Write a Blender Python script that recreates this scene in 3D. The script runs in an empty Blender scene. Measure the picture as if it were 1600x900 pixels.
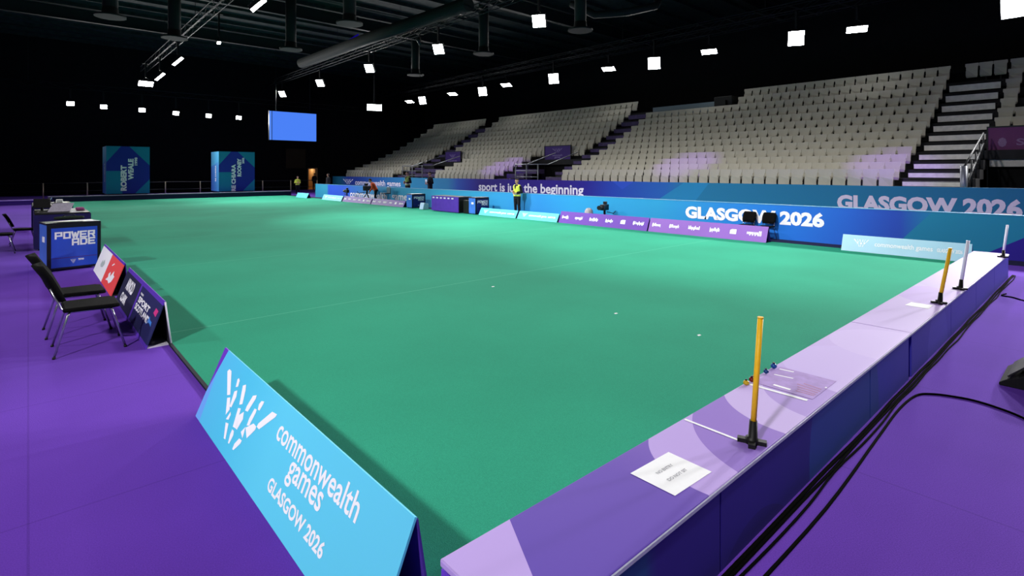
import bpy, bmesh, math, random
from mathutils import Vector, Matrix
random.seed(4)
SC = bpy.context.scene
COL = SC.collection
PI = math.pi

# ------------------------------------------------------------------ camera, world, exposure
EYE = 1.95
FOC = 842.0                      # focal length in pixels of the 1600x900 frame
cd = bpy.data.cameras.new('camera')
cam = bpy.data.objects.new('camera', cd); COL.objects.link(cam)
cd.sensor_fit = 'HORIZONTAL'; cd.sensor_width = 36.0; cd.lens = 36.0 * FOC / 1600
cd.shift_y = -(450 - 267) / 1600.0
cd.clip_start = 0.05; cd.clip_end = 300
cam.location = (0, 0, EYE)
cam.rotation_euler = (PI / 2, 0, math.atan2(.744, .668) - PI / 2)
SC.camera = cam
w = bpy.data.worlds.new('hall_dark'); SC.world = w; w.use_nodes = True
w.node_tree.nodes['Background'].inputs[0].default_value = (.012, .012, .02, 1)
w.node_tree.nodes['Background'].inputs[1].default_value = .25
SC.view_settings.view_transform = 'Standard'; SC.view_settings.look = 'None'
SC.view_settings.gamma = 1; SC.view_settings.use_curve_mapping = False
SC.view_settings.exposure = -0.1
try:
    SC.cycles.use_denoising = True
    SC.cycles.max_bounces = 6
    SC.cycles.sample_clamp_indirect = 4
except Exception:
    pass
FLOOD_W = 235.0                  # power of one visible floodlight
SPREAD = 105
RIGHT_W = 900.0
SIDE_W = 160.0
KEY_W = 330.0                   # floodlights over the near side of the hall

# ------------------------------------------------------------------ helpers
def Yp(px, X):                   # where a plane X = const is met in the direction of a picture column
    t = (px - 800) / FOC
    return X * (.744 - .668 * t) / (.668 + .744 * t)

def srgb(h):
    if isinstance(h, str):
        h = h.lstrip('#'); c = [int(h[i:i + 2], 16) / 255 for i in (0, 2, 4)]
    else:
        c = h
    return tuple(x / 12.92 if x <= .04045 else ((x + .055) / 1.055) ** 2.4 for x in c) + (1,)

def base_mat(name, rough=.6, metal=0.0, spec=.3):
    m = bpy.data.materials.new(name); m.use_nodes = True
    b = m.node_tree.nodes['Principled BSDF']
    b.inputs['Roughness'].default_value = rough; b.inputs['Metallic'].default_value = metal
    b.inputs['Specular IOR Level'].default_value = spec
    return m, m.node_tree, b

def mat(name, col, rough=.6, metal=0.0, var=.08, scale=30.0, bump=0.0, spec=.3, detail=3.0):
    m, nt, b = base_mat(name, rough, metal, spec)
    c = srgb(col)
    tc = nt.nodes.new('ShaderNodeTexCoord')
    nz = nt.nodes.new('ShaderNodeTexNoise'); nz.inputs['Scale'].default_value = scale; nz.inputs['Detail'].default_value = detail
    nt.links.new(tc.outputs['Object'], nz.inputs['Vector'])
    rp = nt.nodes.new('ShaderNodeValToRGB')
    rp.color_ramp.elements[0].position = .3; rp.color_ramp.elements[1].position = .7
    rp.color_ramp.elements[0].color = tuple(x * (1 - var) for x in c[:3]) + (1,)
    rp.color_ramp.elements[1].color = tuple(min(1, x * (1 + var)) for x in c[:3]) + (1,)
    nt.links.new(nz.outputs['Fac'], rp.inputs['Fac']); nt.links.new(rp.outputs['Color'], b.inputs['Base Color'])
    if bump:
        bp = nt.nodes.new('ShaderNodeBump'); bp.inputs['Strength'].default_value = bump; bp.inputs['Distance'].default_value = .01
        nt.links.new(nz.outputs['Fac'], bp.inputs['Height']); nt.links.new(bp.outputs['Normal'], b.inputs['Normal'])
    return m

def emit(name, col, strength):
    m = bpy.data.materials.new(name); m.use_nodes = True; nt = m.node_tree
    nt.nodes.remove(nt.nodes['Principled BSDF'])
    e = nt.nodes.new('ShaderNodeEmission'); e.inputs['Color'].default_value = srgb(col); e.inputs['Strength'].default_value = strength
    nt.links.new(e.outputs[0], nt.nodes['Material Output'].inputs[0])
    return m

def printed(name, axes, stops, layers=(), rough=.6, spec=.2, const=False):
    """printed artwork. axes: which world axes are (a, b); stops: [(a, colour)] along a;
    layers: (shapes, colour), a shape ('line', p, q) keeps the left of p->q, ('disc', centre, radius) the inside."""
    m, nt, b = base_mat(name, rough, 0, spec)
    N = nt.nodes.new; Lk = nt.links.new
    g = N('ShaderNodeNewGeometry'); s = N('ShaderNodeSeparateXYZ'); Lk(g.outputs['Position'], s.inputs[0])
    A = s.outputs['XYZ'.index(axes[0])]; B = s.outputs['XYZ'.index(axes[1])]
    def M(op, x, y=None, z=None):
        n = N('ShaderNodeMath'); n.operation = op
        for i, v in enumerate((x, y, z)):
            if v is None: continue
            if isinstance(v, (int, float)): n.inputs[i].default_value = v
            else: Lk(v, n.inputs[i])
        return n.outputs[0]
    st = sorted(stops, key=lambda q: q[0])
    lo, hi = st[0][0], st[-1][0]
    if len(st) == 1 or hi - lo < 1e-6:
        rgb = N('ShaderNodeRGB'); rgb.outputs[0].default_value = srgb(st[0][1]); cur = rgb.outputs[0]
    else:
        mr = N('ShaderNodeMapRange'); mr.inputs[1].default_value = lo; mr.inputs[2].default_value = hi
        Lk(A, mr.inputs[0])
        rp = N('ShaderNodeValToRGB'); cr = rp.color_ramp
        cr.interpolation = 'CONSTANT' if const else 'LINEAR'
        while len(cr.elements) < len(st): cr.elements.new(.5)
        for e, (a, c) in zip(cr.elements, st): pass
        for i, (a, c) in enumerate(st):
            cr.elements[i].position = (a - lo) / (hi - lo)
        for i, (a, c) in enumerate(st):
            cr.elements[i].color = srgb(c)
        Lk(mr.outputs[0], rp.inputs[0]); cur = rp.outputs[0]
    for shapes, colr in layers:
        mask = None
        for sh in shapes:
            if sh[0] == 'line':
                (x0, y0), (x1, y1) = sh[1], sh[2]
                dx, dy = x1 - x0, y1 - y0
                v = M('SUBTRACT', M('MULTIPLY', M('SUBTRACT', B, y0), dx), M('MULTIPLY', M('SUBTRACT', A, x0), dy))
                k = M('GREATER_THAN', v, 0.0)
            else:
                (x0, y0), r = sh[1], sh[2]
                da = M('SUBTRACT', A, x0); db = M('SUBTRACT', B, y0)
                d2 = M('ADD', M('MULTIPLY', da, da), M('MULTIPLY', db, db))
                k = M('LESS_THAN', d2, r * r) if r > 0 else M('GREATER_THAN', d2, r * r)
            mask = k if mask is None else M('MULTIPLY', mask, k)
        mx = N('ShaderNodeMix'); mx.data_type = 'RGBA'
        Lk(mask, mx.inputs[0]); Lk(cur, mx.inputs[6]); mx.inputs[7].default_value = srgb(colr); cur = mx.outputs[2]
    Lk(cur, b.inputs['Base Color'])
    return m

OFF = {}
def link(o, parent=None):
    COL.objects.link(o)
    if parent is not None: o.parent = parent
    return o

def tag(o, label=None, cat=None, group=None, kind=None):
    if label: o['label'] = label
    if cat: o['category'] = cat
    if group: o['group'] = group
    if kind: o['kind'] = kind
    return o

def thing(name, label, cat, loc=(0, 0, 0), rz=0.0, group=None):
    o = bpy.data.objects.new(name, None); link(o)
    o.empty_display_size = .1
    o.location = loc; o.rotation_euler = (0, 0, rz)
    OFF[o] = Vector(loc)
    return tag(o, label, cat, group)

def copy_tree(o, parent=None):
    c = o.copy(); link(c)
    if parent is not None: c.parent = parent
    for ch in list(o.children): copy_tree(ch, c)
    return c

class MB:
    def __init__(s): s.v = []; s.f = []; s.sm = []
    def add(s, vs, fs, smooth=False):
        n = len(s.v); s.v += [Vector(p) for p in vs]
        s.f += [tuple(i + n for i in f) for f in fs]; s.sm += [smooth] * len(fs); return s
    def box(s, x0, x1, y0, y1, z0, z1):
        vs = [(x, y, z) for z in (z0, z1) for y in (y0, y1) for x in (x0, x1)]
        return s.add(vs, [(0, 2, 3, 1), (4, 5, 7, 6), (0, 1, 5, 4), (2, 6, 7, 3), (0, 4, 6, 2), (1, 3, 7, 5)])
    def slab(s, poly, n, t):                 # a polygon given thickness t along n
        n = Vector(n).normalized() * t; k = len(poly)
        a = [Vector(p) for p in poly]; b = [p + n for p in a]
        fs = [tuple(range(k - 1, -1, -1)), tuple(range(k, 2 * k))] + [(i, (i + 1) % k, k + (i + 1) % k, k + i) for i in range(k)]
        return s.add(a + b, fs)
    def tube(s, path, r, n=8, caps=True):
        P = [Vector(p) for p in path]; rs = r if isinstance(r, (list, tuple)) else [r] * len(P)
        rings = []; prev = None
        for i, p in enumerate(P):
            d = (P[min(i + 1, len(P) - 1)] - P[max(i - 1, 0)]).normalized()
            if prev is None: a = d.orthogonal().normalized()
            else:
                a = prev - d * prev.dot(d)
                a = a.normalized() if a.length > 1e-6 else d.orthogonal().normalized()
            prev = a; b = d.cross(a)
            rings.append([p + (a * math.cos(2 * PI * j / n) + b * math.sin(2 * PI * j / n)) * rs[i] for j in range(n)])
        vs = [q for ring in rings for q in ring]
        fs = [(i * n + j, i * n + (j + 1) % n, (i + 1) * n + (j + 1) % n, (i + 1) * n + j) for i in range(len(P) - 1) for j in range(n)]
        s.add(vs, fs, True)
        if caps:
            m = len(s.v) - len(vs); e = m + (len(P) - 1) * n
            s.f += [tuple(m + j for j in range(n - 1, -1, -1)), tuple(e + j for j in range(n))]; s.sm += [False, False]
        return s
    def ball(s, c, rx, ry=None, rz=None, nu=14, nv=9):
        ry = rx if ry is None else ry; rz = rx if rz is None else rz; c = Vector(c)
        vs = [c + Vector((0, 0, -rz))]
        for i in range(1, nv):
            a = -PI / 2 + PI * i / nv
            for j in range(nu):
                t = 2 * PI * j / nu; vs.append(c + Vector((rx * math.cos(a) * math.cos(t), ry * math.cos(a) * math.sin(t), rz * math.sin(a))))
        vs.append(c + Vector((0, 0, rz))); L = len(vs) - 1
        fs = [(0, 1 + (j + 1) % nu, 1 + j) for j in range(nu)]
        for i in range(nv - 2):
            for j in range(nu):
                a = 1 + i * nu + j; b = 1 + i * nu + (j + 1) % nu; fs.append((a, b, b + nu, a + nu))
        q = 1 + (nv - 2) * nu
        fs += [(q + j, q + (j + 1) % nu, L) for j in range(nu)]
        return s.add(vs, fs, True)
    def build(s, name, m, parent=None, world=False, bevel=0.0, loc=None):
        off = Vector((0, 0, 0))
        if world and parent is not None: off = OFF.get(parent, off)
        if loc is not None: off = Vector(loc)
        me = bpy.data.meshes.new(name)
        me.from_pydata([tuple(p - off) for p in s.v], [], s.f); me.update()
        me.polygons.foreach_set('use_smooth', s.sm)
        if m: me.materials.append(m)
        o = bpy.data.objects.new(name, me); link(o, parent)
        if loc is not None: o.location = loc
        OFF[o] = off
        if bevel:
            b = o.modifiers.new('bevel', 'BEVEL'); b.width = bevel; b.segments = 2; b.limit_method = 'ANGLE'
        return o

def bb(x0, x1, y0, y1, z0, z1): return MB().box(x0, x1, y0, y1, z0, z1)

def fit2d(vs, fs, o, u, v, wd, ht, lift, thick=.0):
    u = Vector(u).normalized(); v = Vector(v).normalized(); n = u.cross(v); o = Vector(o)
    xs = [p[0] for p in vs]; ys = [p[1] for p in vs]
    x0, y0 = min(xs), min(ys); sx = wd / max(1e-6, max(xs) - x0); sy = ht / max(1e-6, max(ys) - y0)
    mb = MB(); mb.add([o + u * (p[0] - x0) * sx + v * (p[1] - y0) * sy + n * (lift + (p[2] if len(p) > 2 and thick else 0)) for p in vs], fs)
    return mb

_glyph = {}
def text_flat(body, bold=0.0):
    key = (body, bold)
    if key in _glyph: return _glyph[key]
    cu = bpy.data.curves.new('t', 'FONT'); cu.body = body; cu.size = 1.0; cu.offset = bold; cu.resolution_u = 3
    cu.fill_mode = 'FRONT'
    ob = bpy.data.objects.new('t', cu); COL.objects.link(ob)
    dg = bpy.context.evaluated_depsgraph_get(); dg.update()
    me = bpy.data.meshes.new_from_object(ob.evaluated_get(dg))
    vs = [tuple(p.co) for p in me.vertices]; fs = [tuple(p.vertices) for p in me.polygons]
    bpy.data.objects.remove(ob); bpy.data.curves.remove(cu); bpy.data.meshes.remove(me)
    _glyph[key] = (vs, fs)
    return vs, fs

def lettering(parent, body, m, o, u, v, wd, ht, bold=.0, lift=.003, name='lettering', world=True):
    vs, fs = text_flat(body, bold)
    return fit2d(vs, fs, o, u, v, wd, ht, lift).build(name, m, parent, world=world)

LOGO = [[(0.265, 0.423), (0.289, 0.446), (0.344, 0.445), (0.508, 0.318), (0.453, 0.298)], [(0.521, 0.434), (0.542, 0.448), (0.572, 0.437), (0.587, 0.399), (0.547, 0.384)], [(0.474, 0.285), (0.528, 0.305), (0.605, 0.243), (0.575, 0.196)], [(0.556, 0.356), (0.601, 0.377), (0.629, 0.34), (0.618, 0.261), (0.582, 0.258)], [(0.663, 0.429), (0.71, 0.45), (0.742, 0.418), (0.784, 0.336), (0.735, 0.317)], [(0.899, 0.429), (0.954, 0.449), (0.961, 0.426), (0.918, 0.328), (0.869, 0.32), (0.867, 0.347)], [(0.739, 0.296), (0.787, 0.308), (0.804, 0.27), (0.844, 0.191), (0.778, 0.183)], [(0.804, 0.27), (0.859, 0.309), (0.891, 0.27), (0.862, 0.19), (0.828, 0.193)], [(1.063, 0.444), (1.106, 0.453), (1.106, 0.436), (1.089, 0.39), (1.059, 0.387), (1.043, 0.416)], [(1.005, 0.377), (1.043, 0.382), (1.047, 0.362), (1.028, 0.274), (0.988, 0.261), (0.983, 0.307)], [(1.276, 0.443), (1.355, 0.452), (1.347, 0.433), (1.189, 0.305), (1.143, 0.306), (1.148, 0.328)], [(0.61, 0.177), (0.639, 0.239), (0.662, 0.224), (0.659, 0.19)], [(0.629, 0.162), (0.686, 0.173), (0.705, 0.144), (0.743, 0.085), (0.709, 0.081)], [(0.787, 0.168), (0.824, 0.17), (0.843, 0.149), (0.831, 0.089), (0.81, 0.085), (0.785, 0.135)], [(0.985, 0.246), (1.079, 0.305), (1.136, 0.304), (1.139, 0.285), (1.065, 0.206)], [(0.939, 0.203), (0.979, 0.251), (0.994, 0.215), (1.002, 0.184)], [(0.954, 0.167), (1.007, 0.172), (1.003, 0.15), (0.938, 0.086), (0.915, 0.085), (0.914, 0.119)]]
def emblem(parent, m, o, u, v, wd, ht, lift=.003, name='logo', world=True):
    vs = []; fs = []
    for p in LOGO:
        k = len(vs); vs += p; fs.append(tuple(range(k + len(p) - 1, k - 1, -1)))
    return fit2d(vs, fs, o, u, v, wd, ht, lift).build(name, m, parent, world=world)

BLOCK = {'P': [[(0, 0), (0, 5), (4, 5), (4, 2.2), (0, 2.2)]], 'O': [[(0, 0), (4, 0), (4, 5), (0, 5), (0, 0)]],
         'W': [[(-.3, 5), (.9, 0), (2, 4), (3.1, 0), (4.3, 5)]], 'E': [[(4, 5), (0, 5), (0, 0), (4, 0)], [(0, 2.5), (3.4, 2.5)]],
         'R': [[(0, 0), (0, 5), (4, 5), (4, 2.4), (0, 2.4)], [(2.4, 2.4), (4, 0)]], 'A': [[(0, 0), (0, 5), (4, 5), (4, 0)], [(0, 2), (4, 2)]],
         'D': [[(0, 0), (0, 5), (3, 5), (4, 4), (4, 1), (3, 0), (0, 0)]]}
def block_text(rows, th=1.4):
    vs = []; fs = []
    for (txt, ox, oy) in rows:
        for i, ch in enumerate(txt):
            for pl in BLOCK[ch]:
                for (x0, y0), (x1, y1) in zip(pl, pl[1:]):
                    d = Vector((x1 - x0, y1 - y0)).normalized(); nn = Vector((-d.y, d.x)) * th / 2; e = d * th / 2
                    p = Vector((x0 + ox + i * 5.9, y0 + oy)); q = Vector((x1 + ox + i * 5.9, y1 + oy))
                    k = len(vs)
                    zz = .0004 + .0002 * ((k // 4) % 9)
                    vs += [tuple(p_) + (zz,) for p_ in (p - e - nn, q + e - nn, q + e + nn, p - e + nn)]; fs.append((k, k + 1, k + 2, k + 3))
    return vs, fs

# ------------------------------------------------------------------ materials
BLACKS = mat('black_plastic', '#141414', .5)
DRAPE = mat('black_drape', '#0b0b0e', .95, var=.3, scale=2)
DARKST = mat('dark_steel', '#23262a', .55, .3)
GREYST = mat('grey_steel', '#7c7f86', .45, .5)
CHROME = mat('chrome', '#b9b9c4', .25, .9, var=.03)
FABRIC = mat('black_upholstery', '#070707', .9, var=.25, scale=200, bump=.2, spec=.1)
WHITE = mat('white_print', '#f6f6fa', .6, var=.01)
PAPER = mat('paper', '#f7f8fb', .7, var=.01)
PALEGREY = mat('pale_grey', '#c9c6d2', .6)
INK = mat('grey_ink', '#9a9aa2', .7)
GREENISH = mat('duct_metal', '#18201e', .8, .0)
LENS = emit('floodlight_glow', '#ffffff', 30.0)

# carpets
def carpet(name, c, var, fine=220.0, broad=.35, bump=.25, seam=None, lines=None):
    m, nt, b = base_mat(name, .95, 0, .08)
    N = nt.nodes.new; Lk = nt.links.new
    g = N('ShaderNodeNewGeometry')
    n1 = N('ShaderNodeTexNoise'); n1.inputs['Scale'].default_value = fine; n1.inputs['Detail'].default_value = 2
    n2 = N('ShaderNodeTexNoise'); n2.inputs['Scale'].default_value = broad; n2.inputs['Detail'].default_value = 5
    Lk(g.outputs['Position'], n1.inputs[0]); Lk(g.outputs['Position'], n2.inputs[0])
    ad = N('ShaderNodeMath'); ad.operation = 'MULTIPLY_ADD'; Lk(n1.outputs[0], ad.inputs[0]); ad.inputs[1].default_value = .6
    m2 = N('ShaderNodeMath'); m2.operation = 'MULTIPLY'; Lk(n2.outputs[0], m2.inputs[0]); m2.inputs[1].default_value = .4
    Lk(m2.outputs[0], ad.inputs[2])
    rp = N('ShaderNodeValToRGB'); c = srgb(c)
    rp.color_ramp.elements[0].position = .35; rp.color_ramp.elements[1].position = .65
    rp.color_ramp.elements[0].color = tuple(x * (1 - var) for x in c[:3]) + (1,)
    rp.color_ramp.elements[1].color = tuple(x * (1 + var) for x in c[:3]) + (1,)
    Lk(ad.outputs[0], rp.inputs[0]); cur = rp.outputs[0]
    if seam:
        sp = N('ShaderNodeSeparateXYZ'); Lk(g.outputs['Position'], sp.inputs[0])
        for ax, pitch in seam:
            md = N('ShaderNodeMath'); md.operation = 'PINGPONG'; md.inputs[1].default_value = pitch / 2; Lk(sp.outputs[ax], md.inputs[0])
            lt = N('ShaderNodeMath'); lt.operation = 'LESS_THAN'; lt.inputs[1].default_value = .006; Lk(md.outputs[0], lt.inputs[0])
            mx = N('ShaderNodeMix'); mx.data_type = 'RGBA'; mx.blend_type = 'MULTIPLY'
            sc = N('ShaderNodeMath'); sc.operation = 'MULTIPLY'; sc.inputs[1].default_value = .35; Lk(lt.outputs[0], sc.inputs[0])
            Lk(sc.outputs[0], mx.inputs[0]); Lk(cur, mx.inputs[6]); mx.inputs[7].default_value = (.4, .4, .4, 1); cur = mx.outputs[2]
    if lines:                       # joints between the carpet rolls
        sp = N('ShaderNodeSeparateXYZ'); Lk(g.outputs['Position'], sp.inputs[0])
        sb = N('ShaderNodeMath'); sb.operation = 'SUBTRACT'; Lk(sp.outputs[1], sb.inputs[0]); sb.inputs[1].default_value = lines[0]
        md = N('ShaderNodeMath'); md.operation = 'PINGPONG'; md.inputs[1].default_value = lines[1] / 2; Lk(sb.outputs[0], md.inputs[0])
        lt = N('ShaderNodeMath'); lt.operation = 'LESS_THAN'; lt.inputs[1].default_value = .012; Lk(md.outputs[0], lt.inputs[0])
        sc = N('ShaderNodeMath'); sc.operation = 'MULTIPLY'; sc.inputs[1].default_value = .22
        g5 = N('ShaderNodeMath'); g5.operation = 'GREATER_THAN'; g5.inputs[1].default_value = 5.0; Lk(sp.outputs[1], g5.inputs[0])
        an = N('ShaderNodeMath'); an.operation = 'MULTIPLY'; Lk(lt.outputs[0], an.inputs[0]); Lk(g5.outputs[0], an.inputs[1]); Lk(an.outputs[0], sc.inputs[0])
        mx = N('ShaderNodeMix'); mx.data_type = 'RGBA'; Lk(sc.outputs[0], mx.inputs[0]); Lk(cur, mx.inputs[6]); mx.inputs[7].default_value = srgb('#8fd8bc'); cur = mx.outputs[2]
    Lk(cur, b.inputs['Base Color'])
    bp = N('ShaderNodeBump'); bp.inputs['Strength'].default_value = bump; bp.inputs['Distance'].default_value = .006
    Lk(n1.outputs[0], bp.inputs['Height']); Lk(bp.outputs[0], b.inputs['Normal'])
    return m
GREEN = carpet('green_carpet', '#2e9677', .2, lines=(2.3, 5.2))
def sheen(m, wgt, tint):
    b = m.node_tree.nodes['Principled BSDF']; b.inputs['Sheen Weight'].default_value = wgt; b.inputs['Sheen Roughness'].default_value = .4; b.inputs['Sheen Tint'].default_value = srgb(tint)
    return m
PURPLE = carpet('purple_carpet', '#6236a8', .18, fine=150, broad=.8, seam=[(0, 2.0), (1, 2.0)])
sheen(PURPLE, .3, '#a080ff')

# ------------------------------------------------------------------ setting
RX0, RX1, RY0, RY1, RZ = -22.0, 36.0, -12.0, 56.0, 12.6
def struct(o): return tag(o, kind='structure')
struct(bb(RX0, RX1, RY0, RY1, -.3, 0).build('floor', PURPLE))
struct(bb(RX0 - .3, RX0, RY0, RY1, -.3, RZ).build('wall_left', DRAPE))
struct(bb(RX1, RX1 + .3, RY0, RY1, -.3, RZ).build('wall_right', DRAPE))
struct(bb(RX0, RX1, RY0 - .3, RY0, -.3, RZ).build('wall_front', DRAPE))
DX0, DX1, DZ = 21.75, 22.6, 2.15
mb = MB(); mb.box(RX0, DX0, RY1, RY1 + .3, -.3, RZ); mb.box(DX1, RX1, RY1, RY1 + .3, -.3, RZ); mb.box(DX0, DX1, RY1, RY1 + .3, DZ, RZ)
struct(mb.build('wall_back', DRAPE))
ROOF = mat('roof_deck', '#24302f', .8, var=.4, scale=3)
mb = MB(); mb.box(RX0, RX1, RY0, RY1, RZ, RZ + .3)
for i in range(34):
    y = -10 + 2.0 * i; mb.box(RX0, RX1, y - .06, y + .06, RZ - .22, RZ)
struct(mb.build('ceiling', ROOF))
# lit corridor behind the far door
BEIGE = mat('corridor_paint', '#c9a878', .8)
mb = MB(); mb.box(DX0 - .3, DX0, RY1 + .3, RY1 + 2.2, 0, 2.4); mb.box(DX1, DX1 + .3, RY1 + .3, RY1 + 2.2, 0, 2.4)
mb.box(DX0 - .3, DX1 + .3, RY1 + 2.2, RY1 + 2.4, 0, 2.4); mb.box(DX0 - .3, DX1 + .3, RY1 + .3, RY1 + 2.4, 2.4, 2.6); mb.box(DX0 - .3, DX1 + .3, RY1 + .3, RY1 + 2.4, -.3, 0)
struct(mb.build('wall_corridor', BEIGE))
fr = MB(); fr.box(DX0 - .09, DX0, RY1 - .05, RY1 + .3, 0, DZ + .09); fr.box(DX1, DX1 + .09, RY1 - .05, RY1 + .3, 0, DZ + .09); fr.box(DX0, DX1, RY1 - .05, RY1 + .3, DZ, DZ + .09)
struct(fr.build('trim_1', mat('door_frame', '#b99a70', .6)))
cl = thing('corridor_light', 'small round ceiling lamp in the lit corridor behind the far doorway', 'lamp', ((DX0 + DX1) / 2, RY1 + 1.2, 2.36))
MB().tube([(0, 0, .035), (0, 0, 0)], .16, 16).build('lamp_body', PALEGREY, cl); MB().tube([(0, 0, 0), (0, 0, -.02)], .14, 16).build('diffuser', emit('corridor_glow', '#ffdca8', 4), cl)
ld = bpy.data.lights.new('corridor_light_bulb', 'POINT'); ld.energy = 22; ld.color = (1, .8, .55); ld.shadow_soft_size = .1
lo = bpy.data.objects.new('corridor_light_bulb', ld); link(lo, cl); lo.location = (0, 0, -.1)

# green playing surface
CX0, CX1, CY0, CY1 = 1.2, 15.1, 1.72, 43.6
g = thing('bowling_green', 'large flat green carpet playing surface filling the middle of the hall', 'carpet', (CX0, CY0, 0))
bb(CX0, CX1, CY0, CY1, .0, .02).build('playing_surface', GREEN, g, world=True)
mb = MB(); mb.box(CX0 - .03, CX0, CY0, CY1, 0, .022); mb.box(CX1, CX1 + .03, CY0, CY1, 0, .022)  # thin dark strip along both long edges of the green
mb.build('dark_edge_strip', mat('dark_edge', '#0d1420', .7), g, world=True)
struct(bb(CX1 + .03, 15.9, -3.2, 43.6, 0, .004).build('trim_2', mat('dark_ditch_mat', '#17143a', .9)))

# ------------------------------------------------------------------ printed perimeter boards on the far side
WX, WTOP = 15.9, .975
def wl(px): return Yp(px, WX)
def wpt(px, py, X):
    t = (px - 800) / FOC; d = .668 + .744 * t; z = X / d
    return (Yp(px, X), EYE - (py - 267) / FOC * z)
LOWART = printed('lower_board_print', 'YZ',
    [(wl(1640), '#1c6f9a'), (wl(1460), '#2080ae'), (wl(1405), '#2b4cb8'), (wl(1330), '#2760cc'), (wl(1230), '#2373d8'), (wl(1130), '#2a86d6'), (wl(1030), '#2f9dd2'), (wl(900), '#2f9fda'),
     (wl(840), '#3192dc'), (wl(740), '#32a4d4'), (wl(620), '#32a0cc'), (wl(570), '#3486cc'), (wl(540), '#2256d4'), (wl(513), '#2450d6'), (wl(511), '#2b93bb'), (wl(490), '#2b93bb')],
    [([('line', wpt(1408, 375, WX), wpt(1456, 332, WX))], '#2080a8'),
     ([('line', wpt(1530, 400, WX), wpt(1602, 371, WX))], '#2c1d94')])
pb = thing('perimeter_board', 'long low printed blue board along the far side of the green', 'barrier', (WX, 20, 0))
bb(WX, WX + .06, -3.2, 39.6, 0, WTOP).build('printed_face', LOWART, pb, world=True)
bb(WX - .012, WX + .075, -3.2, 39.6, WTOP, WTOP + .018).build('top_rail', mat('board_rail', '#6fb0d8', .4), pb, world=True)
mb = MB()
for i in range(18): mb.box(WX + .06, WX + .12, -3 + 2.5 * i, -2.94 + 2.5 * i, 0, WTOP)
mb.build('rear_props', DARKST, pb, world=True)
U, V = (0, -1, 0), (0, 0, 1)
def onwall(px0, px1, X): return Yp(px0, X), Yp(px0, X) - Yp(px1, X)
y, L_ = onwall(1071, 1288, WX)
lettering(pb, 'GLASGOW 2026', WHITE, (WX, y, .42), U, V, L_, .40, .05, .004)
y, L_ = onwall(547, 604, WX)
lettering(pb, 'commonwealth', WHITE, (WX, y, .22), U, V, L_, .42, .02, .004)
y, L_ = onwall(612, 641, WX)
lettering(pb, 'games', WHITE, (WX, y, .14), U, V, L_, .42, .02, .004)
# upper fascia at the foot of the grandstand
FX, FTOP = 21.1, 1.447
fl = lambda px: Yp(px, FX)
UPART = printed('upper_fascia_print', 'YZ',
    [(fl(1640), '#1c6a88'), (fl(1300), '#1d7390'), (fl(1100), '#1f7a9c'), (fl(1075), '#1f7c9e'), (fl(1040), '#2363ae'), (fl(960), '#2246ac'), (fl(915), '#2a2690'), (fl(880), '#2d1d86'), (fl(750), '#2c1c84'),
     (fl(735), '#2733a0'), (fl(715), '#2158b4'), (fl(700), '#2585b4'), (fl(640), '#2690b6'), (fl(622), '#2580b4'), (fl(590), '#2462ae'), (fl(555), '#1f3f9e'), (fl(543), '#2040a0'), (fl(530), '#1f7c9a'), (fl(515), '#1f7c9a')],
    [([('line', wpt(1028, 312, FX), wpt(1068, 286, FX)), ('line', wpt(1108, 286, FX), wpt(1088, 312, FX))], '#2186b0'),
     ([('line', wpt(990, 284, FX), wpt(972, 296, FX)), ('line', wpt(972, 296, FX), wpt(958, 284, FX))], '#2a52bc')])
gs = thing('grandstand', 'tiered seating stand with purple and teal printed front fascia', 'grandstand', (FX, 20, 0))
fa = bb(FX, FX + .08, -4, 48.5, 0, FTOP).build('front_fascia', UPART, gs, world=True)
PALELET = mat('pale_letter_print', '#cfcacd', .6, var=.02)
y, L_ = onwall(1308, 1598, FX)
lettering(fa, 'GLASGOW 2026', PALELET, (FX, y, .585), U, V, L_, .55, .05, .004)
y, L_ = onwall(748, 912, FX)
lettering(fa, 'sport is just the beginning', WHITE, (FX, y, .545), U, V, L_, .69, .025, .004)
y, L_ = onwall(555, 626, FX)
lettering(fa, 'commonwealth games', WHITE, (FX, y, .62), U, V, L_, .56, .018, .004)
y, L_ = onwall(536, 552, FX)
emblem(fa, WHITE, (FX, y, .78), U, V, L_, .45, .004)

# ------------------------------------------------------------------ grandstand decks, stairs, entrances
NR = 13
RXk = lambda k: 22.0 + .8 * k
RZk = lambda k: 1.15 + .257 * k + .0129 * k * (k - 1)
VOMS = [(-4.0, 3.0), (22.0, 26.0), (33.4, 37.2)]        # entrances cut into the five lower rows
STAIRS = [(3.0, 4.87), (20.42, 22.0), (37.2, 38.8)]
DECK = mat('deck_grey', '#222226', .8, var=.2, scale=4)
def spans(k):
    cuts = VOMS if k < 5 else []
    out = []; y = -4.0 if k >= 5 else 3.0
    for a, b in sorted(cuts):
        if a > y: out.append((y, a))
        y = max(y, b)
    out.append((y, 48.0)); return out
for k in range(NR):
    mb = MB()
    for a, b in spans(k): mb.box(RXk(k) - .4, RXk(k) + .4, a, b, RZk(k) - .34, RZk(k))
    mb.build('row_deck', DECK, gs, world=True)
mb = MB()
mb.box(FX + .08, 21.6, 3.0, 48.0, .9, 1.1)
mb.build('front_walkway', DECK, gs, world=True)
for a, b in VOMS:
    mb = MB(); mb.box(26.0, 26.06, a, b, 0, RZk(5)); mb.box(21.7, 26.0, a - .05, a, 0, 1.15); mb.box(21.7, 26.0, b, b + .05, 0, 1.15); mb.box(21.2, 26.0, a, b, .9, 1.0)
    mb.build('entrance_lining', DRAPE, gs, world=True)
bb(32.0, 32.1, -4, 14.6, 4, 6.6).build('rear_panel', DRAPE, gs, world=True)
bb(32.0, 32.1, 14.6, 48, 4, 6.1).build('rear_panel', DRAPE, gs, world=True)
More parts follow.
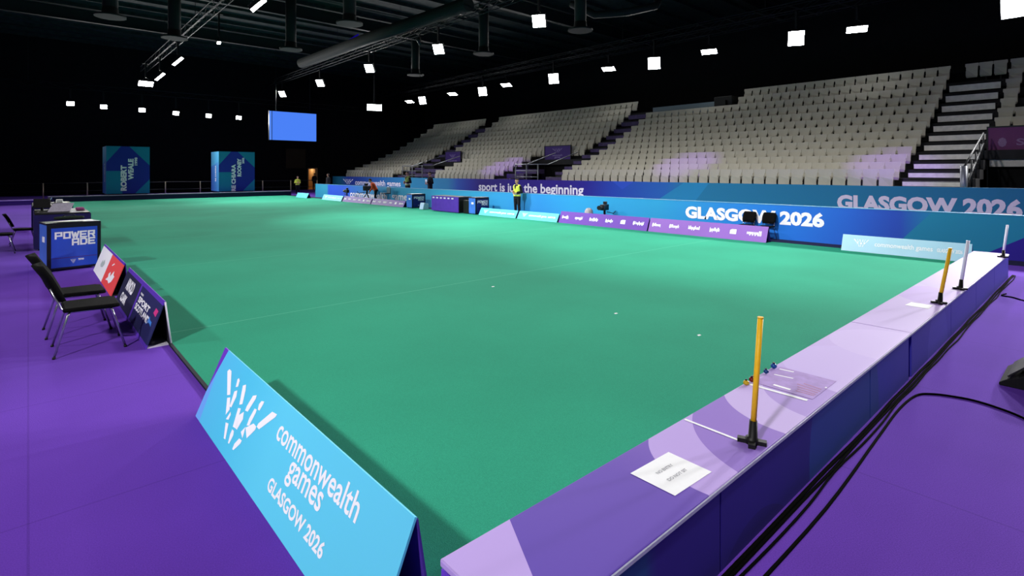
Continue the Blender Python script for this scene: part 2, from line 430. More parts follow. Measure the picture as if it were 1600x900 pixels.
mb = MB(); mb.box(30.9, 30.96, 15.4, 20.4, RZk(11) - .2, RZk(11) + .75)
mb.build('platform_screen', mat('platform_screen_grey', '#70808a', .6), gs, world=True)
TREADP = mat('pale_tread', '#d8d4ce', .6, var=.12, scale=6)
TREADD = mat('dark_tread', '#4a3c6a', .7, var=.2, scale=6)
stair_labels = ['steep staircase with wide pale risers at the right end of the stand', 'dark staircase up the stand beside the middle entrance banner', 'purple-grey staircase up the stand at the far left entrance']
for (a, b), lab, tm in zip(STAIRS, stair_labels, (TREADP, TREADD, TREADD)):
    st = thing('staircase', lab, 'stairs', (21.6, (a + b) / 2, 1.0), group=None)
    for k in range(NR - 1):
        x = RXk(k) - .45
        bb(x - .03, x, a + .12, b - .06, RZk(k) + .03, RZk(k) + .03 + .5 * (.257 + .0258 * k)).build('riser', tm, st, world=True)
        bb(x - .03, x + .35, a + .08, b - .03, RZk(k) + .03 + .5 * (.257 + .0258 * k), RZk(k) + .05 + .5 * (.257 + .0258 * k)).build('tread', DARKST, st, world=True)
    if a < 10:
        for yy in (a + .05,):
            h = MB(); h.tube([(RXk(0) - .6, yy, RZk(0) + .15), (RXk(4), yy, RZk(4) + .6)], .03, 8); MB().tube([(RXk(0) - .6, yy, 1.0), (RXk(0) - .6, yy, 2.1)], .09, 8).build('newel_post', GREYST, st, world=True)
            for k in range(0, 5): h.tube([(RXk(k), yy, RZk(k)), (RXk(k), yy, RZk(k) + .9)], .025, 8)
            h.tube([(RXk(0) - .6, yy, 2.05), (RXk(4), yy, RZk(4) + .95)], .03, 8)
            h.build('handrail', DARKST, st, world=True)
# entrance banners hung above the lower entrances
BANP = mat('banner_purple', '#43277f', .7, var=.05)
VIOLET = mat('banner_dark_purple', '#6b3566', .7, var=.05)
def banner(y0, y1, z0, z1, m, lab):
    t = thing('entrance_banner', lab, 'banner', (25.9, (y0 + y1) / 2, z0))
    bb(25.86, 25.9, y0, y1, z0, z1).build('cloth_panel', m, t, world=True)
    mb = MB(); mb.box(25.84, 25.92, y0 - .04, y0, 1.15, z1 + .05); mb.box(25.84, 25.92, y1, y1 + .04, 1.15, z1 + .05); mb.box(25.84, 25.92, y0, y1, z1, z1 + .05)
    mb.build('frame', DARKST, t, world=True)
    return t
t = banner(23.2, 25.5, 2.38, 3.57, BANP, 'purple entrance banner with pale logo above the middle entrance of the stand')
FAINT = mat('faint_print', '#9a86c4', .7)
emblem(t, FAINT, (25.86, 24.8, 3.15), U, V, .9, .28)
lettering(t, 'commonwealth', FAINT, (25.86, 24.8, 2.92), U, V, .9, .13, .01); lettering(t, 'games', FAINT, (25.86, 24.6, 2.75), U, V, .5, .14, .01)
t = banner(35.0, 37.1, 2.38, 3.5, BANP, 'purple entrance banner on the far left stair of the stand')
emblem(t, FAINT, (25.86, 36.5, 3.0), U, V, .8, .3); lettering(t, 'commonwealth games', FAINT, (25.86, 36.7, 2.66), U, V, 1.2, .2, .01)
t = banner(-3.4, 3.0, 2.42, 3.5, VIOLET, 'dull purple banner with SCO lettering at right edge of the stand')
FAINT2 = mat('dim_print', '#8a6a92', .7)
lettering(t, 'SCOTLAND', FAINT2, (25.86, 2.25, 2.85), U, V, 2.6, .24, .02)
mb = MB(); mb.slab([(25.857, 2.62 + .12 * math.cos(a_ * PI / 4), 2.97 + .17 * math.sin(a_ * PI / 4)) for a_ in range(8)], (-1, 0, 0), .004)
mb.build('logo', FAINT2, t, world=True)
bb(25.7, 25.8, -3.4, 2.95, 2.1, 2.38).build('kick_board', mat('pale_kick_board', '#c8c4c0', .6), t, world=True)
# guard rails in front of the two left entrances
def guard(y0, y1, lab, steps):
    t = thing('guard_rail', lab, 'railing', (21.7, (y0 + y1) / 2, 1.0))
    for yy in (y0, (y0 + y1) / 2, y1): MB().tube([(21.75, yy, 1.0), (21.75, yy, 2.35)], .035, 8).build('post', GREYST, t, world=True)
    mb = MB()
    for z in (1.6, 1.95, 2.33): mb.tube([(21.75, y0, z), (21.75, y1, z)], .025, 8)
    mb.tube([(21.75, y1, 2.33), (22.6, y1, 2.33), (25.2, y1, 3.1)], .03, 8); mb.tube([(21.75, y0, 2.33), (22.6, y0, 2.33), (25.2, y0, 3.1)], .03, 8)
    mb.build('rails', GREYST, t, world=True)
    for (a, b, x, z) in steps: bb(x, x + .7, a, b, z - .28, z).build('step', TREADD, t, world=True)
guard(22.0, 23.9, 'grey tube guard rail and dark steps at the middle stand entrance', [(24.9, 25.9, 22.0, 1.45), (24.3, 25.9, 22.8, 1.75), (24.0, 25.9, 23.6, 2.05)])
guard(34.2, 37.0, 'grey tube guard rail and purple steps at the far left stand entrance', [(33.6, 36.5, 22.0, 1.4), (33.9, 36.9, 22.8, 1.75), (34.3, 37.0, 23.6, 2.1)])

# ------------------------------------------------------------------ seats
SEATM = mat('seat_plastic', '#b3afa0', .6, var=.04, scale=3)
SEATB = mat('seat_bracket', '#1b1c1f', .6)
PITCH = .482
def back_mesh():
    mb = MB(); n = 5; vs = []; rows = [(.42, .19, .03), (.47, .200, .035), (.70, .206, .06), (.74, .235, .065), (.845, .236, .08), (.865, .222, .085)]
    for (z, hw, xo) in rows:
        for j in range(n):
            q_ = -1 + 2 * j / (n - 1); vs.append((xo + .012 * (1 - q_ * q_), q_ * hw, z))
    m_ = len(vs); vs += [(x + .025, y_, z) for x, y_, z in vs]; fs = []
    for i in range(len(rows) - 1):
        for j in range(n - 1):
            a = i * n + j; fs.append((a, a + n, a + n + 1, a + 1)); fs.append((m_ + a, m_ + a + 1, m_ + a + n + 1, m_ + a + n))
    R_ = len(rows)
    edge = [j for j in range(n)] + [i * n + n - 1 for i in range(1, R_)] + [(R_ - 1) * n + j for j in range(n - 2, -1, -1)] + [i * n for i in range(R_ - 2, 0, -1)]
    for a, b in zip(edge, edge[1:] + edge[:1]): fs.append((a, b, m_ + b, m_ + a))
    return mb.add(vs, fs, False)
def pan_mesh():
    mb = MB(); mb.slab([(.0, -.18, .22), (-.035, -.205, .30), (-.03, -.205, .50), (-.01, -.18, .60), (-.01, .18, .60), (-.03, .205, .50), (-.035, .205, .30), (.0, .18, .22)], (1, 0, 0), .03); return mb
def brk_mesh():
    mb = MB(); mb.box(.04, .16, -.03, .03, 0, .36); mb.box(.10, .16, -.16, .16, .33, .38); return mb
seats = []
for k in range(NR):
    secs = [('m', 4.97, 20.36), ('l', 22.1 if k >= 5 else 26.15, 37.1 if k >= 5 else 33.3), ('k', 38.9, 47.95)]
    if k >= 5: secs.append(('r', -3.9, 2.95))
    if k == 12: secs.append(('t', 3.02, 4.85))
    for s, a, b in secs:
        if k >= 11 and s == 'm': b = 14.9
        n = int((b - a) / PITCH + .15)
        for i in range(n):
            yy = (b - PITCH * (i + .5)) if s == 'r' else (a + PITCH * (i + .5))
            seats.append((math.hypot(RXk(k), yy), k, s, i, yy))
ORD = ['first', 'second', 'third', 'fourth', 'fifth', 'sixth', 'seventh', 'eighth', 'ninth', 'tenth', 'eleventh', 'twelfth', 'thirteenth', 'fourteenth', 'fifteenth', 'sixteenth', 'seventeenth', 'eighteenth', 'nineteenth', 'twentieth',
       'twenty-first', 'twenty-second', 'twenty-third', 'twenty-fourth', 'twenty-fifth', 'twenty-sixth', 'twenty-seventh', 'twenty-eighth', 'twenty-ninth', 'thirtieth', 'thirty-first', 'thirty-second', 'thirty-third']
def in_view(q):
    x, yy = RXk(q[1]), q[4]; d = .668 * x + .744 * yy; u_ = .744 * x - .668 * yy
    return abs(u_ / d * FOC) < 800
vis = sorted(q for q in seats if in_view(q)); near = vis[:300]; far_ = vis[300:]
proto = None
for d, k, s, i, yy in near:
    if proto is None:
        proto = thing('stadium_seat', 'x', 'seat', (0, 0, 0), group='tip-up seats of the grandstand')
        back_mesh().build('backrest', SEATM, proto); pan_mesh().build('seat_pan', SEATM, proto); brk_mesh().build('bracket', SEATB, proto); o = proto
    else:
        o = copy_tree(proto)
    o.location = (RXk(k), yy, RZk(k))
    o['label'] = ('pale tip-up seat, top row, %s from the right directly above the pale-riser staircase' % ORD[i]) if s == 't' else 'pale tip-up seat, %s row up, %s place %s of the pale-riser staircase' % (ORD[k], ORD[i], 'right' if s == 'r' else 'left')
mb = MB(); bm_, pm_ = back_mesh(), pan_mesh()
for d, k, s, i, yy in far_:
    of = Vector((RXk(k), yy, RZk(k)))
    for q in (bm_, pm_): mb.add([p + of for p in q.v], q.f, q.sm[0])
o = mb.build('stadium_seats', SEATM, None, loc=(22, 35, 1.15))
tag(o, 'remaining pale tip-up seats filling the stand towards its far left end', 'seat', 'tip-up seats of the grandstand', 'stuff')
# black camera box on the platform at the back of the stand
t = thing('camera_box', 'black boxy camera hide on the platform at the top of the stand', 'box', (31, 14.7, RZk(11)))
bb(30.5, 31.3, 14.8, 15.9, RZk(11), RZk(11) + .95).build('body', BLACKS, t, world=True, bevel=.03); bb(30.3, 30.5, 15.1, 15.6, RZk(11) + .4, RZk(11) + .7).build('hood', BLACKS, t, world=True)

# ------------------------------------------------------------------ near bank barrier on the right
BZ = .43
LIL, DPP, MPP, PALE = '#b99fe2', '#5f45ad', '#8f6fc8', '#d3bff0'
TOPART = printed('bank_top_print_dimmed', 'XY',
    [(1.2, DPP), (2.2, '#6446b0'), (3.2, '#8463c0'), (3.9, '#a184d4'), (4.4, '#bda4e2'), (6.0, '#c4aee6'), (7.0, '#b09ad2'), (13.4, '#a592c2')],  # print colours, with far stops darkened to offset the strong light there
    [([('line', (1.28, 1.2), (1.575, 1.78))], LIL),
     ([('disc', (2.86, 1.33), .49)], LIL), ([('disc', (3.404, 1.047), .77)], MPP), ([('disc', (3.81, 1.295), .55)], '#c4aee6'),
     ([('disc', (4.08, 1.193), .505)], '#ab90d8'), ([('disc', (4.75, 1.2), .62)], '#c4aee8'), ([('disc', (5.6, 1.25), .5)], '#c9b4ea'),
     ([('disc', (8.3, 1.1), .75)], '#a98dd2'), ([('disc', (9.4, 1.2), .7)], '#a995c6')])
SIDEART = printed('bank_side_print_lit', 'XZ',
    [(1.2, '#1d4a80'), (1.9, '#1c4478'), (1.92, '#2b1f78'), (3.0, '#2a1f80'), (3.6, '#241f7c'), (4.9, '#2d37a0'), (6.2, '#3a36a6'), (9, '#443ab0'), (13.4, '#4a40b8')],  # print also lightens with distance, standing in for light on the far panels
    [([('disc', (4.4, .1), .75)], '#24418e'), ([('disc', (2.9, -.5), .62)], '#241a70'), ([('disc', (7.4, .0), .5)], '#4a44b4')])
EDGE = mat('pale_edge_trim', '#aeb0c4', .4)
ENDM = mat('bank_end_purple', '#6a3fc8', .6)
def bank(x0, x1, lab, seams):
    t = thing('bank_barrier', lab, 'barrier', ((x0 + x1) / 2, 1.5, 0))
    bb(x0, x1, 1.262, 1.76, BZ - .03, BZ).build('top_panel', TOPART, t, world=True, bevel=.006)
    xs = [x0] + seams + [x1]
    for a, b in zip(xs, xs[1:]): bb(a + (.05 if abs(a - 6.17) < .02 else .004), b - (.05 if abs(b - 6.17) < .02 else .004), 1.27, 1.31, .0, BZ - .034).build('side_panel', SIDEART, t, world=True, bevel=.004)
    bb(x0, x1, 1.255, 1.262, BZ - .022, BZ - .006).build('edge_trim', EDGE, t, world=True)
    bb(x0, x1, 1.70, 1.75, .02, BZ - .034).build('inner_panel', ENDM, t, world=True)
    bb(x0 + .002, x0 + .03, 1.312, 1.698, 0, BZ - .034).build('end_panel', ENDM, t, world=True); bb(x1 - .03, x1 - .002, 1.312, 1.698, 0, BZ - .034).build('end_panel', ENDM, t, world=True)
    return t
bank(1.2, 6.17, 'low purple padded barrier nearest the camera with paper notice on top', [2.5, 4.92])
bank(6.176, 13.35, 'low pale purple barrier running away to the far wall with thin poles', [8.1, 9.85, 11.6])
# far and left low banks
FARTOP = mat('far_bank_top', '#8f86a6', .6); FARF = mat('far_bank_face', '#1c2148', .7)
def lowbank(x0, x1, y, h, top, face, lab):
    t = thing('bank_barrier', lab, 'barrier', ((x0 + x1) / 2, y, 0))
    bb(x0, x1, y, y + .5, h - .05, h).build('top_panel', top, t, world=True); bb(x0, x1, y + .03, y + .07, 0, h - .05).build('side_panel', face, t, world=True); bb(x0, x1, y + .43, y + .47, 0, h - .05).build('inner_panel', face, t, world=True)
lowbank(.9, 15.6, 43.7, .36, FARTOP, FARF, 'long dark low bank with grey top across the far end of the green')
lowbank(-1.25, .6, 41.6, .28, mat('purple_bank_top', '#b794f2', .6), mat('purple_bank_face', '#50309a', .7), 'short low purple bank on the purple floor at the far left')

# things on the near barrier
def leanpole(x, y, L_, dx, dy, r, m, lab):
    t = thing('marker_pole', lab, 'pole', (x, y, BZ))
    s = r / .016
    mb = MB()
    for a in range(4):
        c, si = math.cos(a * PI / 2 + .4), math.sin(a * PI / 2 + .4)
        mb.slab([(-.02 * -si * 1, -.02 * c, 0), (.075 * c - .018 * -si, .075 * si - .018 * c, 0), (.075 * c + .018 * -si, .075 * si + .018 * c, 0), (.02 * -si, .02 * c, 0)], (0, 0, 1), .022)
    mb.tube([(0, 0, 0), (0, 0, .03), (dx * .1, dy * .1, .035), (dx * .17, dy * .17, .125)], [.036, .034, .025, .021], 14)
    mb.build('base', BLACKS, t)
    MB().tube([(dx * .1, dy * .1, .06), (dx * .5, dy * .5, L_ * .5), (dx, dy, L_)], r, 14).build('shaft', m, t)
    MB().tube([(dx, dy, L_ - .004), (dx, dy, L_ + .004)], r * 1.05, 14).build('cap', m, t)
YEL = mat('yellow_pole', '#f8c022', .45, var=.05); WPOLE = mat('white_pole', '#eef0ff', .35, var=.02)
leanpole(3.01, 1.345, .70, .035, -.032, .0155, YEL, 'yellow pole in a black cross foot on the barrier beside white tape')
leanpole(7.775, 1.328, .63, .098, -.088, .019, YEL, 'second yellow pole, farther along the barrier beside the small white sheet')
leanpole(8.90, 1.305, .62, .08, -.07, .019, WPOLE, 'white pole standing on the barrier just behind the farther yellow pole')
leanpole(12.76, 1.285, .56, .06, -.053, .019, WPOLE, 'white pole at the far end of the barrier against the blue board')
def sheet(poly, z, lab, name='paper_notice', cat='paper', m=PAPER, th=.0012):
    cx = sum(p[0] for p in poly) / len(poly); cy = sum(p[1] for p in poly) / len(poly)
    t = thing(name, lab, cat, (cx, cy, z))
    MB().slab([(p[0], p[1], z) for p in poly], (0, 0, 1), th).build('sheet', m, t, world=True); return t
t = sheet([(2.25, 1.365), (2.566, 1.35), (2.573, 1.601), (2.25, 1.616)], BZ + .001, 'white paper notice lying on the near barrier with two grey lines')
lettering(t, 'NO ENTRY', INK, (2.345, 1.515, BZ + .0025), (1, -.05, 0), (.05, 1, 0), .13, .02, .02, .001); lettering(t, 'DO NOT SIT', INK, (2.335, 1.445, BZ + .0025), (1, -.05, 0), (.05, 1, 0), .155, .02, .02, .001)
sheet([(7.376, 1.351), (7.60, 1.353), (7.60, 1.553), (7.39, 1.568)], BZ + .001, 'small white paper sheet on the barrier beside farther yellow pole')
sheet([(2.972, 1.395), (2.990, 1.394), (2.997, 1.745), (2.979, 1.745)], BZ + .001, 'thin white tape strip across the barrier beside near yellow pole', 'tape_strip', 'tape')
sheet([(3.822, 1.348), (3.852, 1.348), (3.838, 1.74), (3.808, 1.74)], BZ + .001, 'longer white tape strip on barrier beside clear plastic packet', 'tape_strip', 'tape')
t = sheet([(3.88, 1.33), (4.34, 1.33), (4.34, 1.72), (3.88, 1.72)], BZ + .001, 'clear plastic packet with white and pink streaks on the barrier', 'plastic_packet', 'packet', mat('clear_packet', '#b096d2', .7, var=.1, scale=14, spec=.1))
mb = MB()
for (a, b, c, d, hw) in [(4.283, 1.703, 4.298, 1.605, .008), (4.139, 1.684, 4.161, 1.558, .007), (3.938, 1.607, 3.934, 1.491, .013), (4.157, 1.345, 4.157, 1.333, .01)]:
    MB().slab([(a - hw, b, BZ + .0024), (c - hw, d, BZ + .0024), (c + hw, d, BZ + .0024), (a + hw, b, BZ + .0024)], (0, 0, 1), .0008).build('white_streak', WHITE, t, world=True)
mb = MB()
for (a, b, c, d) in [(4.077, 1.499, 4.057, 1.342), (4.03, 1.48, 4.02, 1.345), (3.985, 1.465, 3.98, 1.345), (3.944, 1.459, 3.949, 1.345), (4.12, 1.47, 4.10, 1.35)]:
    mb.slab([(a - .006, b, BZ + .0024), (c - .006, d, BZ + .0024), (c + .006, d, BZ + .0024), (a + .006, b, BZ + .0024)], (0, 0, 1), .0008)
mb.build('pink_streaks', mat('pink_ink', '#b57fa8', .6), t, world=True)
def knob(x, y, col, lab, s=1.0):
    t = thing('bowls_marker', lab, 'marker', (x, y, BZ))
    MB().ball((0, 0, .018 * s), .021 * s, .021 * s, .018 * s).build('body', mat('marker_' + col[1:], col, .35), t)
    MB().tube([(0, 0, .034 * s), (0, 0, .042 * s)], .008 * s, 10).build('button', BLACKS, t)
knob(3.79, 1.735, '#c8a21e', 'small yellow ball marker on the inner edge of the barrier'); knob(3.88, 1.735, '#6b1010', 'dark red ball marker beside the yellow one on barrier edge'); knob(3.94, 1.735, '#8a1414', 'brighter red ball marker behind the yellow pole on barrier edge')
knob(4.12, 1.735, '#16407c', 'small blue ball marker on the barrier edge nearer the red ones', .9); knob(4.27, 1.74, '#1c4c96', 'blue ball marker farthest along the barrier inner edge', 1.1)

for px_, py_, lab in ((770, 448, 'tiny white scrap on the green, farthest of three'), (962, 490, 'tiny white scrap on the green, middle of three'), (1092, 524, 'tiny white scrap on the green, nearest of three')):
    dd = FOC * (EYE - .02) / (py_ - 267); tt = (px_ - 800) / FOC; p = (dd * (.668 + .744 * tt), dd * (.744 - .668 * tt), .02)
    o = MB().slab([(p[0] - .03, p[1] - .012, .02), (p[0] + .025, p[1] - .018, .02), (p[0] + .03, p[1] + .01, .02), (p[0] - .01, p[1] + .018, .02)], (0, 0, 1), .004).build('paper_scrap', PAPER, None, loc=p); tag(o, lab, 'scrap')
# cables and floor monitor on the right
CAB = mat('cable_rubber', '#030303', .9, spec=.02)
def cable(pts, r, lab, n=3):
    P = [Vector(p) for p in pts]; out = []
    for i in range(len(P) - 1):
        a, b, c, d = P[max(i - 1, 0)], P[i], P[i + 1], P[min(i + 2, len(P) - 1)]
        for j in range(n):
            t_ = j / n; out.append(.5 * ((2 * b) + (c - a) * t_ + (2 * a - 5 * b + 4 * c - d) * t_ ** 2 + (3 * b - a - 3 * c + d) * t_ ** 3))
    out.append(P[-1])
    o = MB().tube(out, r, 6).build('floor_cable', CAB, None, loc=tuple(P[0]))
    return tag(o, lab, 'cable')
def run(y0, amp, seed, x0=.3, x1=13.6, z=.012):
    random.seed(seed); return [(x0 + (x1 - x0) * i / 26, y0 + random.uniform(-amp, amp), z) for i in range(27)]
cable(run(1.238, .005, 1), .011, 'thick black cable tight against the foot of the near barrier')
cable(run(1.214, .006, 2), .009, 'black cable beside the thick one along barrier foot')
cable(run(1.188, .012, 3), .007, 'thin outermost black cable lying along the barrier foot')
cable([(2.2, 1.12, .008), (3.4, 1.10, .008), (4.6, 1.14, .008), (5.3, 1.16, .008), (5.72, 1.13, .008), (5.86, 1.04, .008), (5.93, .90, .008), (5.95, .75, .008), (5.88, .55, .008), (5.77, .40, .008), (5.6, .1, .008), (5.5, -.4, .008)], .009, 'black cable curving away from the barrier across the purple floor', 5)
cable([(11.5, 1.12, .008), (11.3, 1.15, .008), (11.25, 1.02, .008), (11.1, .89, .008), (10.9, .6, .008), (10.6, .2, .008)], .010, 'short black cable leaving the far part of the barrier', 5)
t = thing('floor_monitor', 'black wedge loudspeaker on the purple floor at the right edge', 'speaker', (6.9, .3, 0))
prof = [(.69, .0), (.69, .025), (.645, .06), (.56, .10), (.50, .135), (.44, .22), (.40, .30), (.30, .36), (-.1, .40), (-.16, .38), (-.16, .0)]
MB().slab([(6.58, a, b) for a, b in prof], (1, 0, 0), .62).build('cabinet', mat('speaker_black', '#0d0d0f', .8, var=.3, scale=60), t, world=True, bevel=.008)
MB().slab([(6.62, .63, .078), (6.62, .415, .285), (7.16, .415, .285), (7.16, .63, .078)], (0, .7, .7), .012).build('grille', mat('speaker_grille', '#17181a', .6, var=.4, scale=300), t, world=True)
for xx in (6.66, 7.1): MB().tube([(xx, .1, 0), (xx, .1, .012)], .03, 10).build('foot', BLACKS, t, world=True)

# ------------------------------------------------------------------ pitch-side A-frame signs
BACKM = mat('sign_back_purple', '#4a2c96', .6); SIGNIN = mat('sign_inner', '#15131f', .8); RIMM = mat('sign_rim', '#cfcad8', .5)
def aframe(name, xf, xr, xb, y0, y1, h, front, label, group=None, flip=1, strip=None):
    """front foot xf, ridge xr, back foot xb; lies along Y from y0 (high) to y1 (low)"""
    t = thing(name, label, 'sign', ((xf + xb) / 2, (y0 + y1) / 2, .02 if xf > 1.25 or flip < 0 else 0.0), group=group)
    zb = .022 if flip < 0 else .001
    a = [(xf, y0, zb), (xf, y1, zb), (xr, y1, h), (xr, y0, h)]
    n = (Vector(a[1]) - Vector(a[0])).cross(Vector(a[3]) - Vector(a[0])).normalized()
    MB().slab(a, -n, .012).build('front_panel', front, t, world=True)
    e = .004 * (1 if xb > xf else -1)
    b = [(xb, y0, zb), (xb, y1, zb), (xr + e * 4, y1, h - .012), (xr + e * 4, y0, h - .012)]
    n2 = (Vector(b[1]) - Vector(b[0])).cross(Vector(b[3]) - Vector(b[0])).normalized()
    MB().slab(b, n2 if n2.x * (xb - xf) < 0 else -n2, .01).build('back_panel', SIGNIN if strip else BACKM, t, world=True)
    lo_, hi_ = min(xf, xb), max(xf, xb)
    bb(lo_ + .02, hi_ - .02, y1 + .01, y0 - .01, zb, zb + .012).build('base_board', RIMM if strip else SIGNIN, t, world=True)
    return t, n
# near cyan sign
K = (1.205 - .99) / .5; LSL = math.hypot(1, K)
def zb_(b): return b / LSL
NEARART = printed('cyan_sign_print', 'YZ', [(1.9, '#62cdee'), (3.4, '#5fd0f0'), (4.2, '#4fc3e8'), (4.9, '#55bdea')],
    [([('line', (4.83, .42), (4.745, .0))], '#6aa6f0'),
     ([('line', (4.768, .50), (4.885, .13))], '#6a34bc')])
t, n = aframe('pitchside_sign', .99, 1.205, 1.30, 4.87, 1.95, .5, NEARART, 'bright cyan A-frame sign with commonwealth games lettering nearest the camera')
VS = (K, 0, 1)
def nf(a, b): z = zb_(b); return (.99 + K * z, 4.87 - a, z)
emblem(t, WHITE, nf(.265, .081), U, VS, 1.09, .372, .002)
lettering(t, 'commonwealth', WHITE, nf(1.45, .343), U, VS, 1.08, .12, .014, .002); lettering(t, 'games', WHITE, nf(1.745, .207), U, VS, .455, .125, .014, .002); lettering(t, 'GLASGOW 2026', WHITE, nf(1.58, .108), U, VS, .78, .072, .03, .002)
# sponsor signs behind it
K2 = (1.13 - .95) / .5
def sf(y0, y, b): z = b / math.hypot(1, K2); return (.95 + K2 * z, y, z)
PBORDER = '#5a34b0'
ARTA = printed('white_red_sign_print', 'YZ', [(10.3, '#ee4f4c'), (11.86, '#f7f7f9'), (13.5, '#f7f7f9')], [([('line', (6, .468), (14, .468))], PBORDER)], const=True)
t, n = aframe('pitchside_sign', .95, 1.13, 1.19, 13.35, 10.38, .5, ARTA, 'white and red A-frame sign beside the drinks cooler on the left')
GREYMARK = mat('grey_mark', '#b8c4c0', .6)
VS2 = (K2, 0, 1)
def blob(t, m, pts, y0, z0, s, name):
    vs = pts; o_ = sf(0, y0, z0)
    return fit2d(vs, [tuple(range(len(vs)))], o_, U, VS2, s[0], s[1], .003).build(name, m, t, world=True)
blob(t, GREYMARK, [(0, .2), (.3, 0), (.8, .15), (1, .6), (.7, 1), (.45, .6), (.2, .8)], 12.75, .17, (.45, .16), 'logo')
vs = [(0, 0), (.35, .1), (.6, 0), (.85, .25), (1, .7), (.8, .75), (.72, 1), (.6, .8), (.45, .45), (.3, .75), (.12, .5), (.22, .3)]
fit2d(vs, [tuple(range(len(vs)))], sf(0, 11.5, .10), U, VS2, .75, .22, .003).build('logo', WHITE, t, world=True)
fit2d([(0, 0), (.4, .1), (1, .9), (.7, 1)], [(0, 1, 2, 3)], sf(0, 11.45, .35), U, VS2, .25, .06, .003).build('logo', WHITE, t, world=True)
ARTB = printed('navy_sign_print', 'YZ', [(7.0, '#262a5a'), (8.45, PBORDER), (8.53, '#23263f'), (9.9, '#23263f')],
    [([('line', (6, .452), (14, .452))], PBORDER), ([('line', (14, .04), (6, .04))], PBORDER)], const=True)
t, n = aframe('pitchside_sign', .95, 1.13, 1.19, 9.87, 7.05, .5, ARTB, 'navy A-frame sign with purple border beside the black chairs', strip=True)
MB().tube([(1.19, 7.04, .02), (1.135, 7.04, .49)], .009, 6).build('edge_trim', RIMM, t, world=True)
lettering(t, 'ARNOLD', WHITE, sf(0, 9.50, .27), U, VS2, .62, .16, .05, .003); lettering(t, 'CLARK', WHITE, sf(0, 9.58, .10), U, VS2, .5, .12, .05, .003)
lettering(t, 'SPORT', WHITE, sf(0, 8.36, .29), U, VS2, .8, .075, .04, .003); lettering(t, 'SCOTLAND', WHITE, sf(0, 8.4, .195), U, VS2, 1.0, .08, .04, .003)
lettering(t, 'team', WHITE, sf(0, 8.36, .385), U, VS2, .2, .03, .02, .003)
blob(t, mat('pink_mark', '#d83a86', .5), [(0, .2), (.8, 0), (1, .9), (.2, 1)], 7.32, .33, (.2, .08), 'logo'); blob(t, mat('blue_mark', '#3f86dc', .5), [(0, 0), (.5, .45), (1, .3), (.9, .7), (.5, .75), (.3, 1), (.2, .6)], 7.5, .18, (.3, .11), 'logo')

# signs along the far side of the green
CYANART = mat('cyan_sign', '#5fc8e6', .5, var=.06, scale=1.2); CYANP = mat('pale_cyan_sign', '#a9d6ec', .5, var=.05, scale=1.2)
VF = (.15, 0, .4)
def far_sign(y0, y1, h, front, lab, kind):
    t, n = aframe('pitchside_sign', 14.72, 14.88, 15.04, y0, y1, h, front, lab, flip=-1)
    V3 = (.16, 0, h - .022)
    pos = lambda a, f: (14.72 + .16 * f, y0 - a, .022 + (h - .022) * f)
    L_ = y0 - y1; sl = math.hypot(.16, h)
    if kind == 'games':
        emblem(t, WHITE, pos(L_ * .1, .3), U, V3, L_ * .13, sl * .45, .004); lettering(t, 'commonwealth games', WHITE, pos(L_ * .28, .32), U, V3, L_ * .45, sl * .34, .015, .004); lettering(t, 'GLASGOW 2026', WHITE, pos(L_ * .76, .4), U, V3, L_ * .18, sl * .2, .03, .004)
    else:
        wds = [.09, .10, .11, .09, .055, .12]; a = .03; random.seed(int(y0 * 10))
        for wd in wds:                    # small white marks, too small to read in the photo
            lv = []; lf = []; x_ = 0.0
            if wd < .06: lv = [(0, 0), (1, 0), (1, 1), (.3, 1), (0, .8)]; lf = [(0, 1, 2, 3, 4)]
            else:
                if random.random() < .6: lv = [(0, .2), (.08, 0), (.16, .2), (.16, .8), (.08, 1), (0, .8)]; lf = [(0, 1, 2, 3, 4, 5)]; x_ = .2
                while x_ < .98:
                    w_ = random.uniform(.03, .08); lo_ = random.choice((.2, .2, .25, 0)); hi_ = random.choice((.7, .7, .95)); k_ = len(lv)
                    lv += [(x_, lo_), (x_ + w_, lo_), (x_ + w_, hi_), (x_, hi_)]; lf.append((k_, k_ + 1, k_ + 2, k_ + 3)); x_ += w_ + random.uniform(.015, .035)
            fit2d(lv, lf, pos(L_ * a, .36), U, V3, L_ * wd * .9, sl * .30, .004).build('logo', WHITE, t, world=True); a += wd + .075
    return t
PURF = mat('dimmed_purple_sponsor', '#4f2690', .5, var=.04, scale=1); PUR1 = mat('purple_sponsor', '#6a3cab', .5, var=.04, scale=1); PUR2 = mat('mauve_sponsor', '#8a5cb8', .5, var=.06, scale=.6)  # purple of the far boards is darkened to offset strong lamps there
far_sign(13.8, 9.95, .44, PUR1, 'purple logo board on the green edge below the black camera', 'logos')
far_sign(9.9, 6.2, .44, PUR2, 'mauve logo board in front of the two black chairs', 'logos')
far_sign(18.6, 16.2, .33, CYANART, 'cyan board in front of the standing person in yellow vest', 'games')
far_sign(16.1, 13.9, .33, CYANART, 'cyan board between standing person and purple logo board', 'games')
far_sign(4.41, 1.98, .40, CYANP, 'pale cyan board by the far right corner of the green', 'games')
far_sign(32.4, 28.7, .36, PURF, 'small purple logo board in front of the crouching orange worker', 'logos')
far_sign(28.6, 25.0, .36, PURF, 'small purple logo board beside the left far drinks cooler', 'logos')
far_sign(35.6, 32.6, .36, CYANART, 'tiny cyan board at the left end of the far blue wall', 'games')
t, n = aframe('pitchside_sign', 14.6, 14.75, 14.9, 40.0, 37.9, .36, CYANART, 'farthest tiny cyan board standing beyond the end of the blue wall', flip=-1)
t, n = aframe('pitchside_sign', .75, .95, 1.1, 38.9, 38.3, .5, CYANP, 'small pale blue board end on the far left corner of the green', flip=1)

